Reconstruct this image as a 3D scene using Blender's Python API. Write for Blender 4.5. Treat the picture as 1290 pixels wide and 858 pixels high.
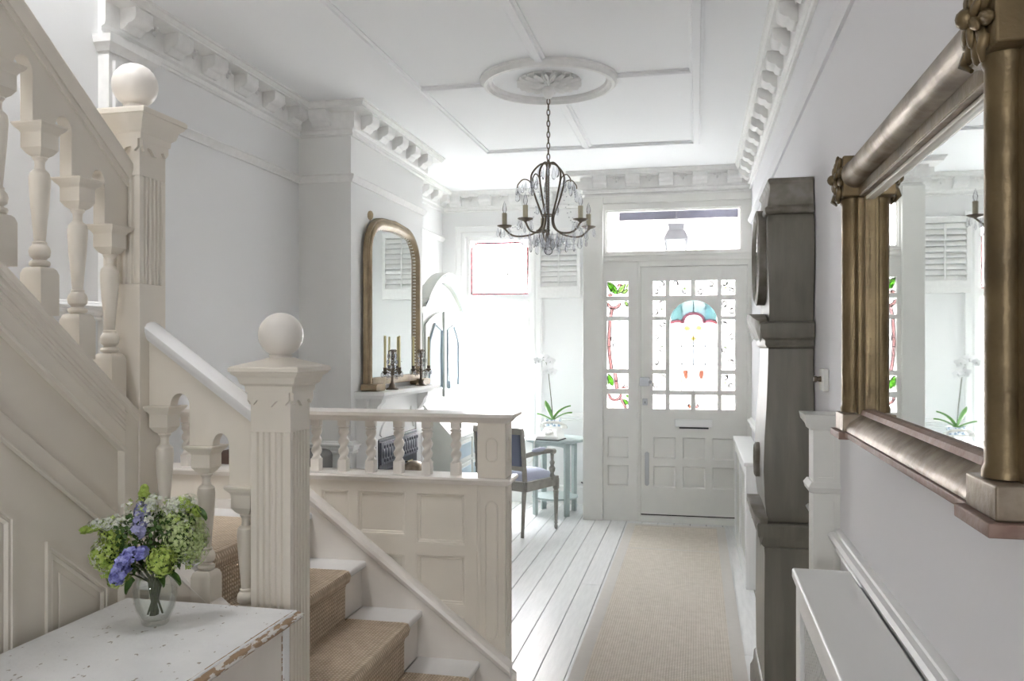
import bpy, math, random
from mathutils import Vector, Matrix
R = math.radians
PI = math.pi
random.seed(7)
for o in list(bpy.data.objects): bpy.data.objects.remove(o)
sc = bpy.context.scene
COL = sc.collection

# ------------------------------------------------------------------ camera
cam = bpy.data.cameras.new('camera'); camo = bpy.data.objects.new('camera', cam); COL.objects.link(camo)
camo.location = (0, 0, 1.45)
camo.rotation_euler = (R(90), 0, math.atan2(232, 1060))
cam.sensor_width = 36; cam.lens = 36*1060/1290
cam.shift_y = 6/1290
cam.clip_start = .02
sc.camera = camo

# ------------------------------------------------------------------ sky, daylight, exposure
W = bpy.data.worlds.new('overcast_sky'); sc.world = W; W.use_nodes = True
bg = W.node_tree.nodes['Background']
bg.inputs['Color'].default_value = (.96, .968, .985, 1)
bg.inputs['Strength'].default_value = 17.0
def area(name, loc, rot, sx, sy, power=0, portal=False, color=(1, 1, 1)):
    l = bpy.data.lights.new(name, 'AREA'); l.shape = 'RECTANGLE'; l.size = sx; l.size_y = sy
    l.energy = power; l.color = color
    if portal: l.cycles.is_portal = True
    o = bpy.data.objects.new(name, l); COL.objects.link(o); o.location = loc; o.rotation_euler = rot
    return o
area('window_portal', (-1.81, 7.72, 1.5), (R(-90), 0, 0), .66, 1.95, portal=True)
area('door_portal', (-.12, 7.09, 1.75), (R(-90), 0, 0), 1.3, 1.75, portal=True)
area('added_window_portal', (-.65, -3.05, 1.7), (R(90), 0, 0), .40, .62, portal=True)  # guides sky light through the unseen window added at the back
area('skylight_portal', (-1.97, 1.25, 5.05), (0, 0, 0), .74, .5, portal=True)
sc.view_settings.view_transform = 'Standard'
sc.view_settings.look = 'None'
sc.view_settings.exposure = 2.12
sc.view_settings.gamma = 1
sc.view_settings.use_curve_mapping = False
sc.cycles.max_bounces = 14
sc.cycles.diffuse_bounces = 8
sc.cycles.transparent_max_bounces = 16
sc.cycles.sample_clamp_indirect = 6

# ------------------------------------------------------------------ materials
def mat(name, col, rough=.5, metal=0, bump=0, bscale=40, var=0, vscale=3, col2=None, stretch=None, spec=.5, coat=0, detail=4, lo=.35, hi=.65):
    m = bpy.data.materials.new(name); m.use_nodes = True
    n = m.node_tree.nodes; L = m.node_tree.links; b = n['Principled BSDF']
    b.inputs['Base Color'].default_value = (*col, 1); b.inputs['Roughness'].default_value = rough
    b.inputs['Metallic'].default_value = metal; b.inputs['Specular IOR Level'].default_value = spec
    b.inputs['Coat Weight'].default_value = coat
    tc = n.new('ShaderNodeTexCoord'); mp = n.new('ShaderNodeMapping'); L.new(tc.outputs['Object'], mp.inputs[0])
    if stretch: mp.inputs['Scale'].default_value = stretch
    if col2 or var:
        t = n.new('ShaderNodeTexNoise'); t.inputs['Scale'].default_value = vscale; t.inputs['Detail'].default_value = detail
        L.new(mp.outputs[0], t.inputs['Vector'])
        r = n.new('ShaderNodeValToRGB'); r.color_ramp.elements[0].position = lo; r.color_ramp.elements[1].position = hi
        c2 = col2 or tuple(max(0, c*(1-var)) for c in col)
        r.color_ramp.elements[0].color = (*c2, 1); r.color_ramp.elements[1].color = (*col, 1)
        L.new(t.outputs['Fac'], r.inputs[0]); L.new(r.outputs[0], b.inputs['Base Color'])
    if bump:
        t2 = n.new('ShaderNodeTexNoise'); t2.inputs['Scale'].default_value = bscale; t2.inputs['Detail'].default_value = 5
        L.new(mp.outputs[0], t2.inputs['Vector'])
        bp = n.new('ShaderNodeBump'); bp.inputs['Strength'].default_value = bump; bp.inputs['Distance'].default_value = .01
        L.new(t2.outputs['Fac'], bp.inputs['Height']); L.new(bp.outputs[0], b.inputs['Normal'])
    return m
def glassy(name, col, gloss=.06):
    m = bpy.data.materials.new(name); m.use_nodes = True
    n = m.node_tree.nodes; L = m.node_tree.links; n.clear()
    out = n.new('ShaderNodeOutputMaterial'); mx = n.new('ShaderNodeMixShader'); tr = n.new('ShaderNodeBsdfTransparent')
    gl = n.new('ShaderNodeBsdfGlossy'); gl.inputs['Roughness'].default_value = .03
    tr.inputs[0].default_value = (*col, 1)
    lw = n.new('ShaderNodeLayerWeight'); lw.inputs[0].default_value = .25
    mr = n.new('ShaderNodeMapRange'); mr.inputs[3].default_value = gloss*.4; mr.inputs[4].default_value = min(1, gloss*9)
    L.new(lw.outputs['Fresnel'], mr.inputs[0]); L.new(mr.outputs[0], mx.inputs[0])
    L.new(tr.outputs[0], mx.inputs[1]); L.new(gl.outputs[0], mx.inputs[2]); L.new(mx.outputs[0], out.inputs[0])
    return m
M = {}
M['wall'] = mat('wall_paint', (.785, .785, .782), .75, bump=.05, bscale=60)
M['wallright'] = mat('shade_tinted_wall_paint', (.785, .778, .802), .75, bump=.05, bscale=60)  # wall paint with the lavender of the shade put into its colour
M['wallwarm'] = mat('breast_paint', (.80, .80, .785), .7, bump=.05, bscale=60)
M['ceil'] = mat('ceiling_paint', (.86, .865, .875), .8)
M['plaster'] = mat('plaster_paint', (.82, .815, .80), .65, var=.05, vscale=30)
M['cream'] = mat('cream_gloss_paint', (.745, .69, .605), .38, var=.04, vscale=6, bump=.04, bscale=30)
M['stairwhite'] = mat('stair_white_paint', (.78, .735, .68), .3, var=.05, vscale=9, bump=.04, bscale=30)
M['tread'] = mat('tread_white_gloss', (.84, .83, .82), .22, var=.04, vscale=9)
M['joinery'] = mat('joinery_paint', (.77, .765, .73), .42, var=.03, vscale=8, bump=.05, bscale=30)
M['white'] = mat('white_gloss_paint', (.83, .83, .82), .3)
M['floor'] = mat('painted_floorboard', (.86, .86, .855), .26, var=.08, vscale=9, bump=.12, bscale=25, stretch=(6, .6, 1))
M['gap'] = mat('dark_gap', (.08, .07, .06), .9)
M['clock'] = mat('grey_green_distressed_wood', (.20, .185, .15), .33, col2=(.15, .137, .11), vscale=4, stretch=(6, 6, .7), bump=.03, bscale=30)
M['clocktop'] = mat('worn_grey_wood', (.27, .25, .22), .55, col2=(.15, .13, .095), vscale=14, bump=.2, bscale=40)
M['gilt'] = mat('old_gilt', (.21, .15, .075), .38, metal=.6, col2=(.10, .07, .035), vscale=9, bump=.3, bscale=28, lo=.3, hi=.7)
M['giltworn'] = mat('rubbed_gilt', (.36, .30, .235), .40, metal=.6, col2=(.19, .145, .10), vscale=13, bump=.25, bscale=40, lo=.38, hi=.6)
M['giltrim'] = mat('worn_red_ground', (.27, .19, .155), .5, metal=.3, col2=(.22, .13, .10), vscale=20, bump=.3, bscale=50)
M['gold'] = mat('soft_gold_leaf', (.36, .275, .165), .45, metal=.3, col2=(.25, .185, .11), vscale=10, bump=.2, bscale=40)
M['pearl'] = mat('pale_bead', (.75, .70, .62), .4)
M['mirror'] = mat('mirror_silvering', (.88, .90, .89), .015, metal=1)
M['bronze'] = mat('dark_bronze', (.15, .118, .085), .4, metal=.6, bump=.2, bscale=60)
M['iron'] = mat('black_iron', (.055, .058, .07), .4, metal=.3, bump=.2, bscale=30)
M['ironrelief'] = mat('polished_iron_relief', (.12, .125, .15), .3, metal=.4, bump=.5, bscale=45)
M['candle'] = mat('yellow_wax', (.68, .60, .33), .5)
M['candlesleeve'] = mat('khaki_sleeve', (.42, .38, .28), .6)
M['crystal'] = glassy('crystal', (.95, .955, .97), .16)
M['pane'] = glassy('clear_glass', (.97, .98, .98), .03)
M['vase'] = glassy('vase_glass', (.985, .99, .985), .045)
M['gwinred'] = glassy('window_red_glass', (.24, .12, .135), .02)
M['gwinyellow'] = glassy('window_yellow_glass', (.25, .215, .11), .02)
M['sash'] = glassy('sash_glass', (.76, .765, .77), .02)
M['gscallop'] = glassy('deep_pink_glass', (0.47, 0.26, 0.29), .02)
M['gpaleteal'] = glassy('pale_teal_glass', (0.46, 0.53, 0.535), .02)
M['cathedral'] = glassy('obscured_cathedral_glass', (.34, .344, .344), .02)
M['dimmed'] = glassy('dimmed_glass', (.48, .485, .49), .02)  # clear glass darkened in colour to tone down the brightness outside
M['lead'] = mat('lead_came', (.05, .05, .05), .6)
M['gpink'] = glassy('pink_glass', (0.53, 0.37, 0.37), .03)
M['gred'] = glassy('red_glass', (0.400, 0.158, 0.187), .03)
M['gcoral'] = glassy('coral_glass', (0.5, 0.31, 0.25), .03)
M['ggreen'] = glassy('green_glass', (0.25, 0.45, 0.13), .03)
M['glime'] = glassy('lime_glass', (0.38, 0.5, 0.26), .03)
M['gteal'] = glassy('teal_glass', (0.31, 0.44, 0.45), .03)
M['gtealine'] = glassy('deep_teal_glass', (0.12, 0.24, 0.24), .03)
M['gyellow'] = glassy('yellow_glass', (0.8, 0.72, 0.42), .03)
M['gwhite'] = glassy('white_glass', (0.775, 0.787, 0.787), .03)
M['chrome'] = mat('brushed_chrome', (.42, .43, .45), .35, metal=.8)
M['tbl'] = mat('blue_green_paint', (.47, .54, .53), .45, var=.1, vscale=10)
M['chair'] = mat('grey_chair_paint', (.37, .36, .32), .5, var=.2, vscale=14, bump=.1)
M['blue'] = mat('blue_grey_linen', (.19, .215, .30), .9, bump=.2, bscale=200)
M['seat'] = mat('pale_blue_seat_linen', (.40, .42, .52), .9, bump=.2, bscale=200)
M['bureau'] = mat('pale_grey_paint', (.62, .64, .60), .45, var=.06, vscale=8)
M['bureaublue'] = mat('blue_grey_panel', (.38, .48, .54), .45, var=.1, vscale=8)
M['settee'] = mat('dark_grey_felt', (.16, .155, .15), .9, bump=.2, bscale=120)
M['brown'] = mat('brown_leather', (.085, .045, .03), .5)
M['petal'] = mat('orchid_petal', (.86, .86, .86), .5)
M['leaf'] = mat('orchid_leaf', (.16, .36, .07), .4, col2=(.10, .25, .05), vscale=12)
M['stem'] = mat('stem_green', (.07, .08, .035), .5)
M['pot'] = mat('blue_white_ceramic', (.72, .75, .78), .25, col2=(.22, .30, .40), vscale=45, lo=.45, hi=.52)
M['phone'] = mat('ivory_bakelite', (.80, .79, .75), .2)
M['black'] = mat('black_rubber', (.02, .02, .02), .6)
M['vgreen'] = mat('viburnum_green', (.54, .66, .16), .6, col2=(.32, .46, .07), vscale=60)
M['pale'] = mat('pale_green_umbel', (.62, .70, .38), .7, col2=(.42, .54, .18), vscale=60)
M['lilac'] = mat('white_lilac', (.88, .88, .85), .7, col2=(.60, .64, .46), vscale=70)
M['dblue'] = mat('delphinium_blue', (.44, .46, .84), .6, col2=(.16, .16, .50), vscale=75)
M['dmauve'] = mat('mauve_blue_petal', (.46, .46, .70), .6, col2=(.22, .22, .42), vscale=60)
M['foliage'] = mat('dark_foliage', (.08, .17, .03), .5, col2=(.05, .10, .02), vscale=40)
M['water'] = glassy('water', (.97, .985, .975), .03)
M['outwall'] = mat('exterior_render', (.75, .70, .68), .8)
M['outpink'] = mat('pink_porch_paint', (.66, .60, .59), .8)
M['outdark'] = mat('exterior_glass', (.6, .62, .66), .3)
M['beam'] = mat('porch_beam', (.030, .030, .043), .7, col2=(.02, .02, .03), vscale=8)
M['lantern'] = mat('lantern_metal', (.07, .07, .075), .5)
M['pave'] = mat('pavement', (.5, .5, .48), .8)
M['dialglass'] = mat('dial_glass', (.30, .36, .42), .08, metal=.6)

def woven(name, c1, c2, sx, sy, amp=.6, axis2='Y', mixn=.35):
    m = bpy.data.materials.new(name); m.use_nodes = True
    n = m.node_tree.nodes; L = m.node_tree.links; b = n['Principled BSDF']; b.inputs['Roughness'].default_value = .9
    b.inputs['Specular IOR Level'].default_value = .15
    uv = n.new('ShaderNodeUVMap')
    w = n.new('ShaderNodeTexWave'); w.bands_direction = 'X'; w.inputs['Scale'].default_value = sx; w.inputs['Distortion'].default_value = 1.0; w.inputs['Detail'].default_value = 1; w.inputs['Detail Scale'].default_value = 3
    w2 = n.new('ShaderNodeTexWave'); w2.bands_direction = 'Y'; w2.inputs['Scale'].default_value = sy; w2.inputs['Distortion'].default_value = 1.0
    ns = n.new('ShaderNodeTexNoise'); ns.inputs['Scale'].default_value = 22
    for t in (w, w2, ns): L.new(uv.outputs[0], t.inputs['Vector'])
    mu = n.new('ShaderNodeMath'); mu.operation = 'MULTIPLY'; L.new(w.outputs['Fac'], mu.inputs[0]); L.new(w2.outputs['Fac'], mu.inputs[1])
    mx = n.new('ShaderNodeMixRGB'); mx.inputs[1].default_value = (*c2, 1); mx.inputs[2].default_value = (*c1, 1)
    ad = n.new('ShaderNodeMath'); ad.operation = 'MULTIPLY_ADD'; ad.inputs[1].default_value = 1-mixn; L.new(mu.outputs[0], ad.inputs[0])
    sn = n.new('ShaderNodeMath'); sn.operation = 'MULTIPLY'; sn.inputs[1].default_value = mixn*1.6; L.new(ns.outputs['Fac'], sn.inputs[0]); L.new(sn.outputs[0], ad.inputs[2])
    ad.use_clamp = True
    L.new(ad.outputs[0], mx.inputs[0]); L.new(mx.outputs[0], b.inputs['Base Color'])
    bp = n.new('ShaderNodeBump'); bp.inputs['Strength'].default_value = amp; bp.inputs['Distance'].default_value = .004
    L.new(mu.outputs[0], bp.inputs['Height']); L.new(bp.outputs[0], b.inputs['Normal'])
    return m
M['sisal'] = woven('sisal_boucle', (.80, .68, .545), (.38, .29, .20), 22, 22, .9)
M['jute'] = woven('jute_weave', (.82, .76, .68), (.50, .44, .365), 27, 24, .7)
M['binding'] = woven('linen_binding', (.66, .63, .59), (.56, .53, .49), 90, 90, .2)
def chipped():
    m = bpy.data.materials.new('chipped_white_paint'); m.use_nodes = True
    n = m.node_tree.nodes; L = m.node_tree.links; b = n['Principled BSDF']; b.inputs['Roughness'].default_value = .4
    tc = n.new('ShaderNodeTexCoord')
    def ns(s, d, st=None):
        t = n.new('ShaderNodeTexNoise'); t.inputs['Scale'].default_value = s; t.inputs['Detail'].default_value = d
        mp = n.new('ShaderNodeMapping'); L.new(tc.outputs['Object'], mp.inputs[0]); L.new(mp.outputs[0], t.inputs['Vector'])
        if st: mp.inputs['Scale'].default_value = st
        return t
    a = ns(70, 7, (1, .6, 1)); c = ns(5, 3)
    s1 = n.new('ShaderNodeValToRGB'); s1.color_ramp.elements[0].position = .675; s1.color_ramp.elements[1].position = .70
    L.new(a.outputs['Fac'], s1.inputs[0])
    s2 = n.new('ShaderNodeValToRGB'); s2.color_ramp.elements[0].color = (.76, .76, .76, 1); s2.color_ramp.elements[1].color = (.84, .84, .84, 1)
    s2.color_ramp.elements[0].position = .35; s2.color_ramp.elements[1].position = .6
    L.new(c.outputs['Fac'], s2.inputs[0])
    mx = n.new('ShaderNodeMixRGB'); L.new(s1.outputs[0], mx.inputs[0]); L.new(s2.outputs[0], mx.inputs[1]); mx.inputs[2].default_value = (.36, .31, .26, 1)
    L.new(mx.outputs[0], b.inputs['Base Color'])
    bp = n.new('ShaderNodeBump'); bp.inputs['Strength'].default_value = .5; bp.inputs['Distance'].default_value = .004
    iv = n.new('ShaderNodeMath'); iv.operation = 'SUBTRACT'; iv.inputs[0].default_value = 1; L.new(s1.outputs[0], iv.inputs[1])
    a3 = n.new('ShaderNodeMath'); a3.operation = 'ADD'; L.new(iv.outputs[0], a3.inputs[0])
    a4 = ns(60, 4); L.new(a4.outputs['Fac'], a3.inputs[1]); L.new(a3.outputs[0], bp.inputs['Height']); L.new(bp.outputs[0], b.inputs['Normal'])
    return m, s1
M['chip'], _r = chipped()
M['chipedge'], _r = chipped(); _r.color_ramp.elements[0].position = .57; _r.color_ramp.elements[1].position = .59
M['barewood'] = mat('worn_bare_wood', (.34, .225, .135), .7, col2=(.72, .69, .65), vscale=75, bump=.4, bscale=60, stretch=(1, .3, 1), lo=.46, hi=.50)

# ------------------------------------------------------------------ mesh helpers
class MB:
    def __init__(s): s.v = []; s.f = []; s.uv = None
    def add(s, vs, fs):
        k = len(s.v); s.v += [tuple(v) for v in vs]; s.f += [tuple(i+k for i in f) for f in fs]; return s
    def box(s, x0, x1, y0, y1, z0, z1):
        return s.add([(x0,y0,z0),(x1,y0,z0),(x1,y1,z0),(x0,y1,z0),(x0,y0,z1),(x1,y0,z1),(x1,y1,z1),(x0,y1,z1)],
                     [(0,3,2,1),(4,5,6,7),(0,1,5,4),(1,2,6,5),(2,3,7,6),(3,0,4,7)])
    def prism(s, pts, ax, a0, a1):
        def q(p, a):
            return {'x': (a, p[0], p[1]), 'y': (p[0], a, p[1]), 'z': (p[0], p[1], a)}[ax]
        n = len(pts)
        return s.add([q(p, a0) for p in pts]+[q(p, a1) for p in pts],
                     [tuple(range(n))[::-1], tuple(range(n, 2*n))]+[(i, (i+1) % n, n+(i+1) % n, n+i) for i in range(n)])
    def lathe(s, prof, c=(0, 0, 0), seg=16, mtx=None, rot=0, sy=1, twist=None):
        vs = []; fs = []; n = len(prof)
        for r, z in prof:
            for k in range(seg):
                a = rot+2*PI*k/seg
                rr = r if twist is None else r*twist(a, z)
                p = Vector((rr*math.cos(a), rr*math.sin(a)*sy, z))
                if mtx: p = mtx @ p
                vs.append((p.x+c[0], p.y+c[1], p.z+c[2]))
        for i in range(n-1):
            for k in range(seg):
                k2 = (k+1) % seg; fs.append((i*seg+k, i*seg+k2, (i+1)*seg+k2, (i+1)*seg+k))
        fs.append(tuple(range(seg))[::-1]); fs.append(tuple((n-1)*seg+k for k in range(seg)))
        return s.add(vs, fs)
    def sq(s, prof, c=(0, 0, 0)):      # square section turning; r is the half side
        return s.lathe([(r*math.sqrt(2), z) for r, z in prof], c, 4, rot=PI/4)
    def tube(s, pts, r, seg=8, closed=False):
        P = [Vector(p) for p in pts]; n = len(P); rs = r if isinstance(r, (list, tuple)) else [r]*n
        vs = []; up = None
        for i in range(n):
            if closed: t = (P[(i+1) % n]-P[i-1])
            else: t = P[min(i+1, n-1)]-P[max(i-1, 0)]
            t.normalize()
            if up is None:
                up = Vector((0, 0, 1)) if abs(t.z) < .9 else Vector((1, 0, 0))
            a = t.cross(up)
            if a.length < 1e-4: a = t.orthogonal()
            a.normalize(); b = a.cross(t); b.normalize(); up = b
            for k in range(seg):
                an = 2*PI*k/seg; vs.append(P[i]+(a*math.cos(an)+b*math.sin(an))*rs[i])
        fs = []
        for i in range(n if closed else n-1):
            j = (i+1) % n
            for k in range(seg):
                k2 = (k+1) % seg; fs.append((i*seg+k, i*seg+k2, j*seg+k2, j*seg+k))
        if not closed:
            fs.append(tuple(range(seg))[::-1]); fs.append(tuple((n-1)*seg+k for k in range(seg)))
        return s.add(vs, fs)
    def ball(s, c, r, seg=12, rings=8, sz=1, sx=1, sy=1, mtx=None):
        prof = [(max(r*math.sin(PI*i/rings), 1e-4), -r*math.cos(PI*i/rings)*sz) for i in range(rings+1)]
        mm = Matrix.Diagonal((sx, sy, 1, 1))
        if mtx: mm = mtx @ mm
        return s.lathe(prof, c, seg, mtx=mm)
    def sweep(s, path, prof, f, closed=False, caps=True):
        n = len(path); m = len(prof); vs = []
        for i in range(n):
            p = Vector(path[i])
            a = Vector(path[i-1]) if (closed or i > 0) else None
            b = Vector(path[(i+1) % n]) if (closed or i < n-1) else None
            d1 = (p-a).normalized() if a is not None else None
            d2 = (b-p).normalized() if b is not None else None
            if d1 is None: d1 = d2
            if d2 is None: d2 = d1
            n1 = Vector((d1.y, -d1.x)); n2 = Vector((d2.y, -d2.x))
            mm = n1+n2; mm = mm/max(mm.dot(n1), .2)
            for (u, h) in prof:
                q = p+mm*u; vs.append(f(q.x, q.y, h))
        fs = []
        for i in range(n if closed else n-1):
            j = (i+1) % n
            for k in range(m):
                k2 = (k+1) % m; fs.append((i*m+k, i*m+k2, j*m+k2, j*m+k))
        if not closed and caps:
            fs.append(tuple(range(m))[::-1]); fs.append(tuple((n-1)*m+k for k in range(m)))
        return s.add(vs, fs)
    def bar(s, p0, p1, prof, side):     # plumb-cut rail: profile (side, z) moved along a slope
        p0 = Vector(p0); p1 = Vector(p1); S = Vector(side); n = len(prof)
        vs = [p+S*a+Vector((0, 0, b)) for p in (p0, p1) for a, b in prof]
        return s.add(vs, [tuple(range(n))[::-1], tuple(range(n, 2*n))]+[(i, (i+1) % n, n+(i+1) % n, n+i) for i in range(n)])
    def grid(s, xs, zs, y0, y1, hole, ax='y'):   # board with rectangular openings
        def q(a, b, c): return (a, c, b) if ax == 'y' else (c, a, b)
        nx, nz = len(xs)-1, len(zs)-1
        sol = [[not hole((xs[i]+xs[i+1])/2, (zs[j]+zs[j+1])/2) for j in range(nz)] for i in range(nx)]
        idx = {}
        def vi(i, j, k):
            key = (i, j, k)
            if key not in idx: idx[key] = len(s.v); s.v.append(q(xs[i], zs[j], (y0, y1)[k]))
            return idx[key]
        g = lambda i, j: 0 <= i < nx and 0 <= j < nz and sol[i][j]
        for i in range(nx):
            for j in range(nz):
                if not sol[i][j]: continue
                s.f.append((vi(i,j,0), vi(i+1,j,0), vi(i+1,j+1,0), vi(i,j+1,0)))
                s.f.append((vi(i,j,1), vi(i,j+1,1), vi(i+1,j+1,1), vi(i+1,j,1)))
                if not g(i-1, j): s.f.append((vi(i,j,0), vi(i,j+1,0), vi(i,j+1,1), vi(i,j,1)))
                if not g(i+1, j): s.f.append((vi(i+1,j,0), vi(i+1,j,1), vi(i+1,j+1,1), vi(i+1,j+1,0)))
                if not g(i, j-1): s.f.append((vi(i,j,0), vi(i,j,1), vi(i+1,j,1), vi(i+1,j,0)))
                if not g(i, j+1): s.f.append((vi(i,j+1,0), vi(i+1,j+1,0), vi(i+1,j+1,1), vi(i,j+1,1)))
        return s
def board(rect, holes, y0, y1, ax='y'):
    x0, x1, z0, z1 = rect
    xs = sorted(set([x0, x1]+[h[0] for h in holes]+[h[1] for h in holes]))
    zs = sorted(set([z0, z1]+[h[2] for h in holes]+[h[3] for h in holes]))
    return MB().grid(xs, zs, y0, y1, lambda x, z: any(h[0] < x < h[1] and h[2] < z < h[3] for h in holes), ax)

ORG = {}
def org(p): return ORG.get(p.name, Vector((0, 0, 0))) if p else Vector((0, 0, 0))
def obj(name, mb, m, parent=None, bevel=0, ang=35, uvf=None, seg=2):
    me = bpy.data.meshes.new(name)
    if parent: off = org(parent)
    else:
        xs, ys, zs = zip(*mb.v); off = Vector(((min(xs)+max(xs))/2, (min(ys)+max(ys))/2, min(zs)))
    me.from_pydata([(v[0]-off.x, v[1]-off.y, v[2]-off.z) for v in mb.v], [], mb.f)
    if uvf:
        ul = me.uv_layers.new(name='UVMap')
        for l in me.loops:
            ul.data[l.index].uv = uvf(mb.v[l.vertex_index], l.vertex_index)
    me.update()
    me.materials.append(m if not isinstance(m, str) else M[m])
    import bmesh
    b = bmesh.new(); b.from_mesh(me); bmesh.ops.recalc_face_normals(b, faces=b.faces[:]); b.to_mesh(me); b.free()
    me.polygons.foreach_set('use_smooth', [True]*len(me.polygons))
    me.set_sharp_from_angle(angle=R(ang))
    o = bpy.data.objects.new(name, me); COL.objects.link(o)
    if parent: o.parent = parent
    else: o.location = off
    ORG[o.name] = off.copy()
    if bevel:
        bv = o.modifiers.new('bevel', 'BEVEL'); bv.width = bevel; bv.segments = seg; bv.limit_method = 'ANGLE'; bv.angle_limit = R(40)
        wn = o.modifiers.new('wn', 'WEIGHTED_NORMAL'); wn.keep_sharp = False
    return o
def tag(o, label=None, cat=None, group=None, kind=None):
    if label: o['label'] = label
    if cat: o['category'] = cat
    if group: o['group'] = group
    if kind: o['kind'] = kind
    return o
def thing(name, label, cat, loc=(0, 0, 0), group=None):
    o = bpy.data.objects.new(name, None); COL.objects.link(o); o.location = loc; o.empty_display_size = .1
    ORG[o.name] = Vector(loc); return tag(o, label, cat, group)
def structure(name, mb, m, parent=None, label=None, bevel=0):
    o = obj(name, mb, m, parent, bevel)
    if not parent: o['kind'] = 'structure'
    if label: o['label'] = label
    return o
def sempty(name, loc=(0, 0, 0), label=None):
    o = bpy.data.objects.new(name, None); COL.objects.link(o); o.location = loc; o['kind'] = 'structure'; ORG[o.name] = Vector(loc)
    if label: o['label'] = label
    return o
def copy_tree(o, parent=None):
    c = o.copy(); COL.objects.link(c)
    if parent: c.parent = parent
    for ch in list(o.children): copy_tree(ch, c)
    return c
def inst(src, name, parent, loc, rotz=0, label=None):   # part sharing the mesh of src, placed by an offset
    c = src.copy(); c.name = name; COL.objects.link(c); c.parent = parent; c.location = Vector(loc)-org(parent); c.rotation_euler = (0, 0, rotz)
    ORG[c.name] = Vector(loc)
    if label: c['label'] = label
    return c
def proto(mb, m, bevel=0, ang=35, uvf=None):             # mesh built about its own origin, object removed from the scene later by reuse
    o = obj('proto', mb, m, None, bevel, ang, uvf)
    me = o.data; off = ORG[o.name]
    me.transform(Matrix.Translation(off)); o.location = (0, 0, 0)
    COL.objects.unlink(o)
    return o

# ================================================================== THE SETTING
CZ = 2.88
RW = .434          # right wall
LW = -2.35         # left wall
FW = 7.65          # window wall
DS = 6.987         # door screen
# floor: boards running to the door
fl = structure('floor', MB().box(-2.45, .54, -3.1, 7.75, -.12, -.022), 'gap')
ppt = {}
x = -2.35; i = 0
while x < .43:
    w = min(.128, .434-x)-.004
    cuts = [-3.0, random.uniform(-1.5, .3), random.uniform(2.4, 5.6), 7.65]
    if abs(x-.19) < .07: cuts = [-3.0, .4, 4.08, 7.65]
    for a, b in zip(cuts[:-1], cuts[1:]):
        p = obj('plank', MB().box(x, x+w, a+.001, b-.002, -.022, random.uniform(-.0012, 0)), 'floor', fl, .0015)
    x += .128
# walls
structure('wall_right', MB().box(RW, .56, -3.1, 7.1, 0, 3.0), 'wallright')
structure('wall_left', MB().box(-2.47, LW, -3.1, 7.77, 0, 5.0), 'wall')
structure('wall_chimney', board((4.70, 6.04, 0, CZ), [(4.93, 5.66, 0, .86)], LW, -2.013, 'x').box(LW, -2.20, 4.93, 5.66, 0, .86), 'wallwarm')
structure('wall_front', board((LW, -.84, 0, CZ), [(-2.12, -1.49, .60, 2.47)], FW, FW+.12), 'wall')
structure('wall_lobby', MB().box(-.91, -.84, 7.07, FW, 0, CZ), 'wall')
structure('wall_above_door', MB().box(-.91, RW, DS, 7.07, 2.68, CZ), 'plaster')
structure('wall_back', board((-2.35, RW, 0, 5.0), [(-.85, -.45, 1.4, 2.02)], -3.12, -3.0), 'wall')
structure('wall_stairwell', MB().box(-1.6, -1.5, -3.0, 2.95, 3.0, 5.0).box(LW, -1.5, 2.95, 3.05, 3.0, 5.0).box(LW, -1.6, -3, 1.0, 5.0, 5.1).box(LW, -1.6, 1.5, 2.95, 5.0, 5.1), 'wall')
structure('ceiling', MB().box(LW, RW, 2.95, FW, CZ, CZ+.12).box(-1.6, RW, -3.0, 2.95, CZ, CZ+.12), 'ceil')
# unseen window added behind the viewer, sized for the light it gives
wb = structure('added_window', board((-.85, -.45, 1.4, 2.02), [(-.82, -.48, 1.43, 1.99)], -3.09, -3.03), 'white')
obj('pane', MB().box(-.83, -.47, -3.065, -3.06, 1.42, 2.0), 'pane', wb)

# cornice
cpath = [(LW, 2.95), (LW, 4.70), (-2.013, 4.70), (-2.013, 6.04), (LW, 6.04), (LW, FW), (-.91, FW), (-.91, DS), (RW, DS), (RW, -3.0)]
cprof = [(-.002, 2.70), (.014, 2.70), (.02, 2.708), (.014, 2.716), (.016, 2.735), (.03, 2.742), (.034, 2.755), (.034, 2.836), (.118, 2.842), (.118, 2.85), (.124, 2.854), (.13, 2.868), (.138, 2.87), (.138, CZ+.001), (-.002, CZ+.001)]
f3 = lambda a, b, h: (a, b, h)
cor = structure('trim_1', MB().sweep(cpath, cprof, f3), 'plaster', label='moulded plaster cornice with brackets round the ceiling')
brk = proto(MB().prism([(.03, -.082), (.045, -.084), (.06, -.074), (.07, -.060), (.088, -.056), (.104, -.044), (.108, -.03), (.108, .006), (.03, .006)], 'x', -.058, .058), 'plaster', .003)
def floret_mb():
    m = MB()
    for k in range(5):
        a = PI*k/4
        c = (math.cos(a)*.02, .05, math.sin(a)*.014-.008)
        m.ball(c, .011, 6, 4, sz=.8, sy=.9)
    m.ball((0, .056, -.004), .009, 6, 4)
    m.ball((0, .05, -.03), .009, 6, 4, sz=1.4)
    return m
flt = proto(floret_mb(), 'plaster')
def along(a, b, step, start=None):
    a = Vector(a); b = Vector(b); d = (b-a); L = d.length; d.normalize()
    n = max(1, round(L/step)); st = L/n
    t = st/2 if start is None else start
    out = []
    while t < L-.03:
        out.append((a+d*t, math.atan2(d.y, d.x))); t += st if start is None else step
    return out
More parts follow.
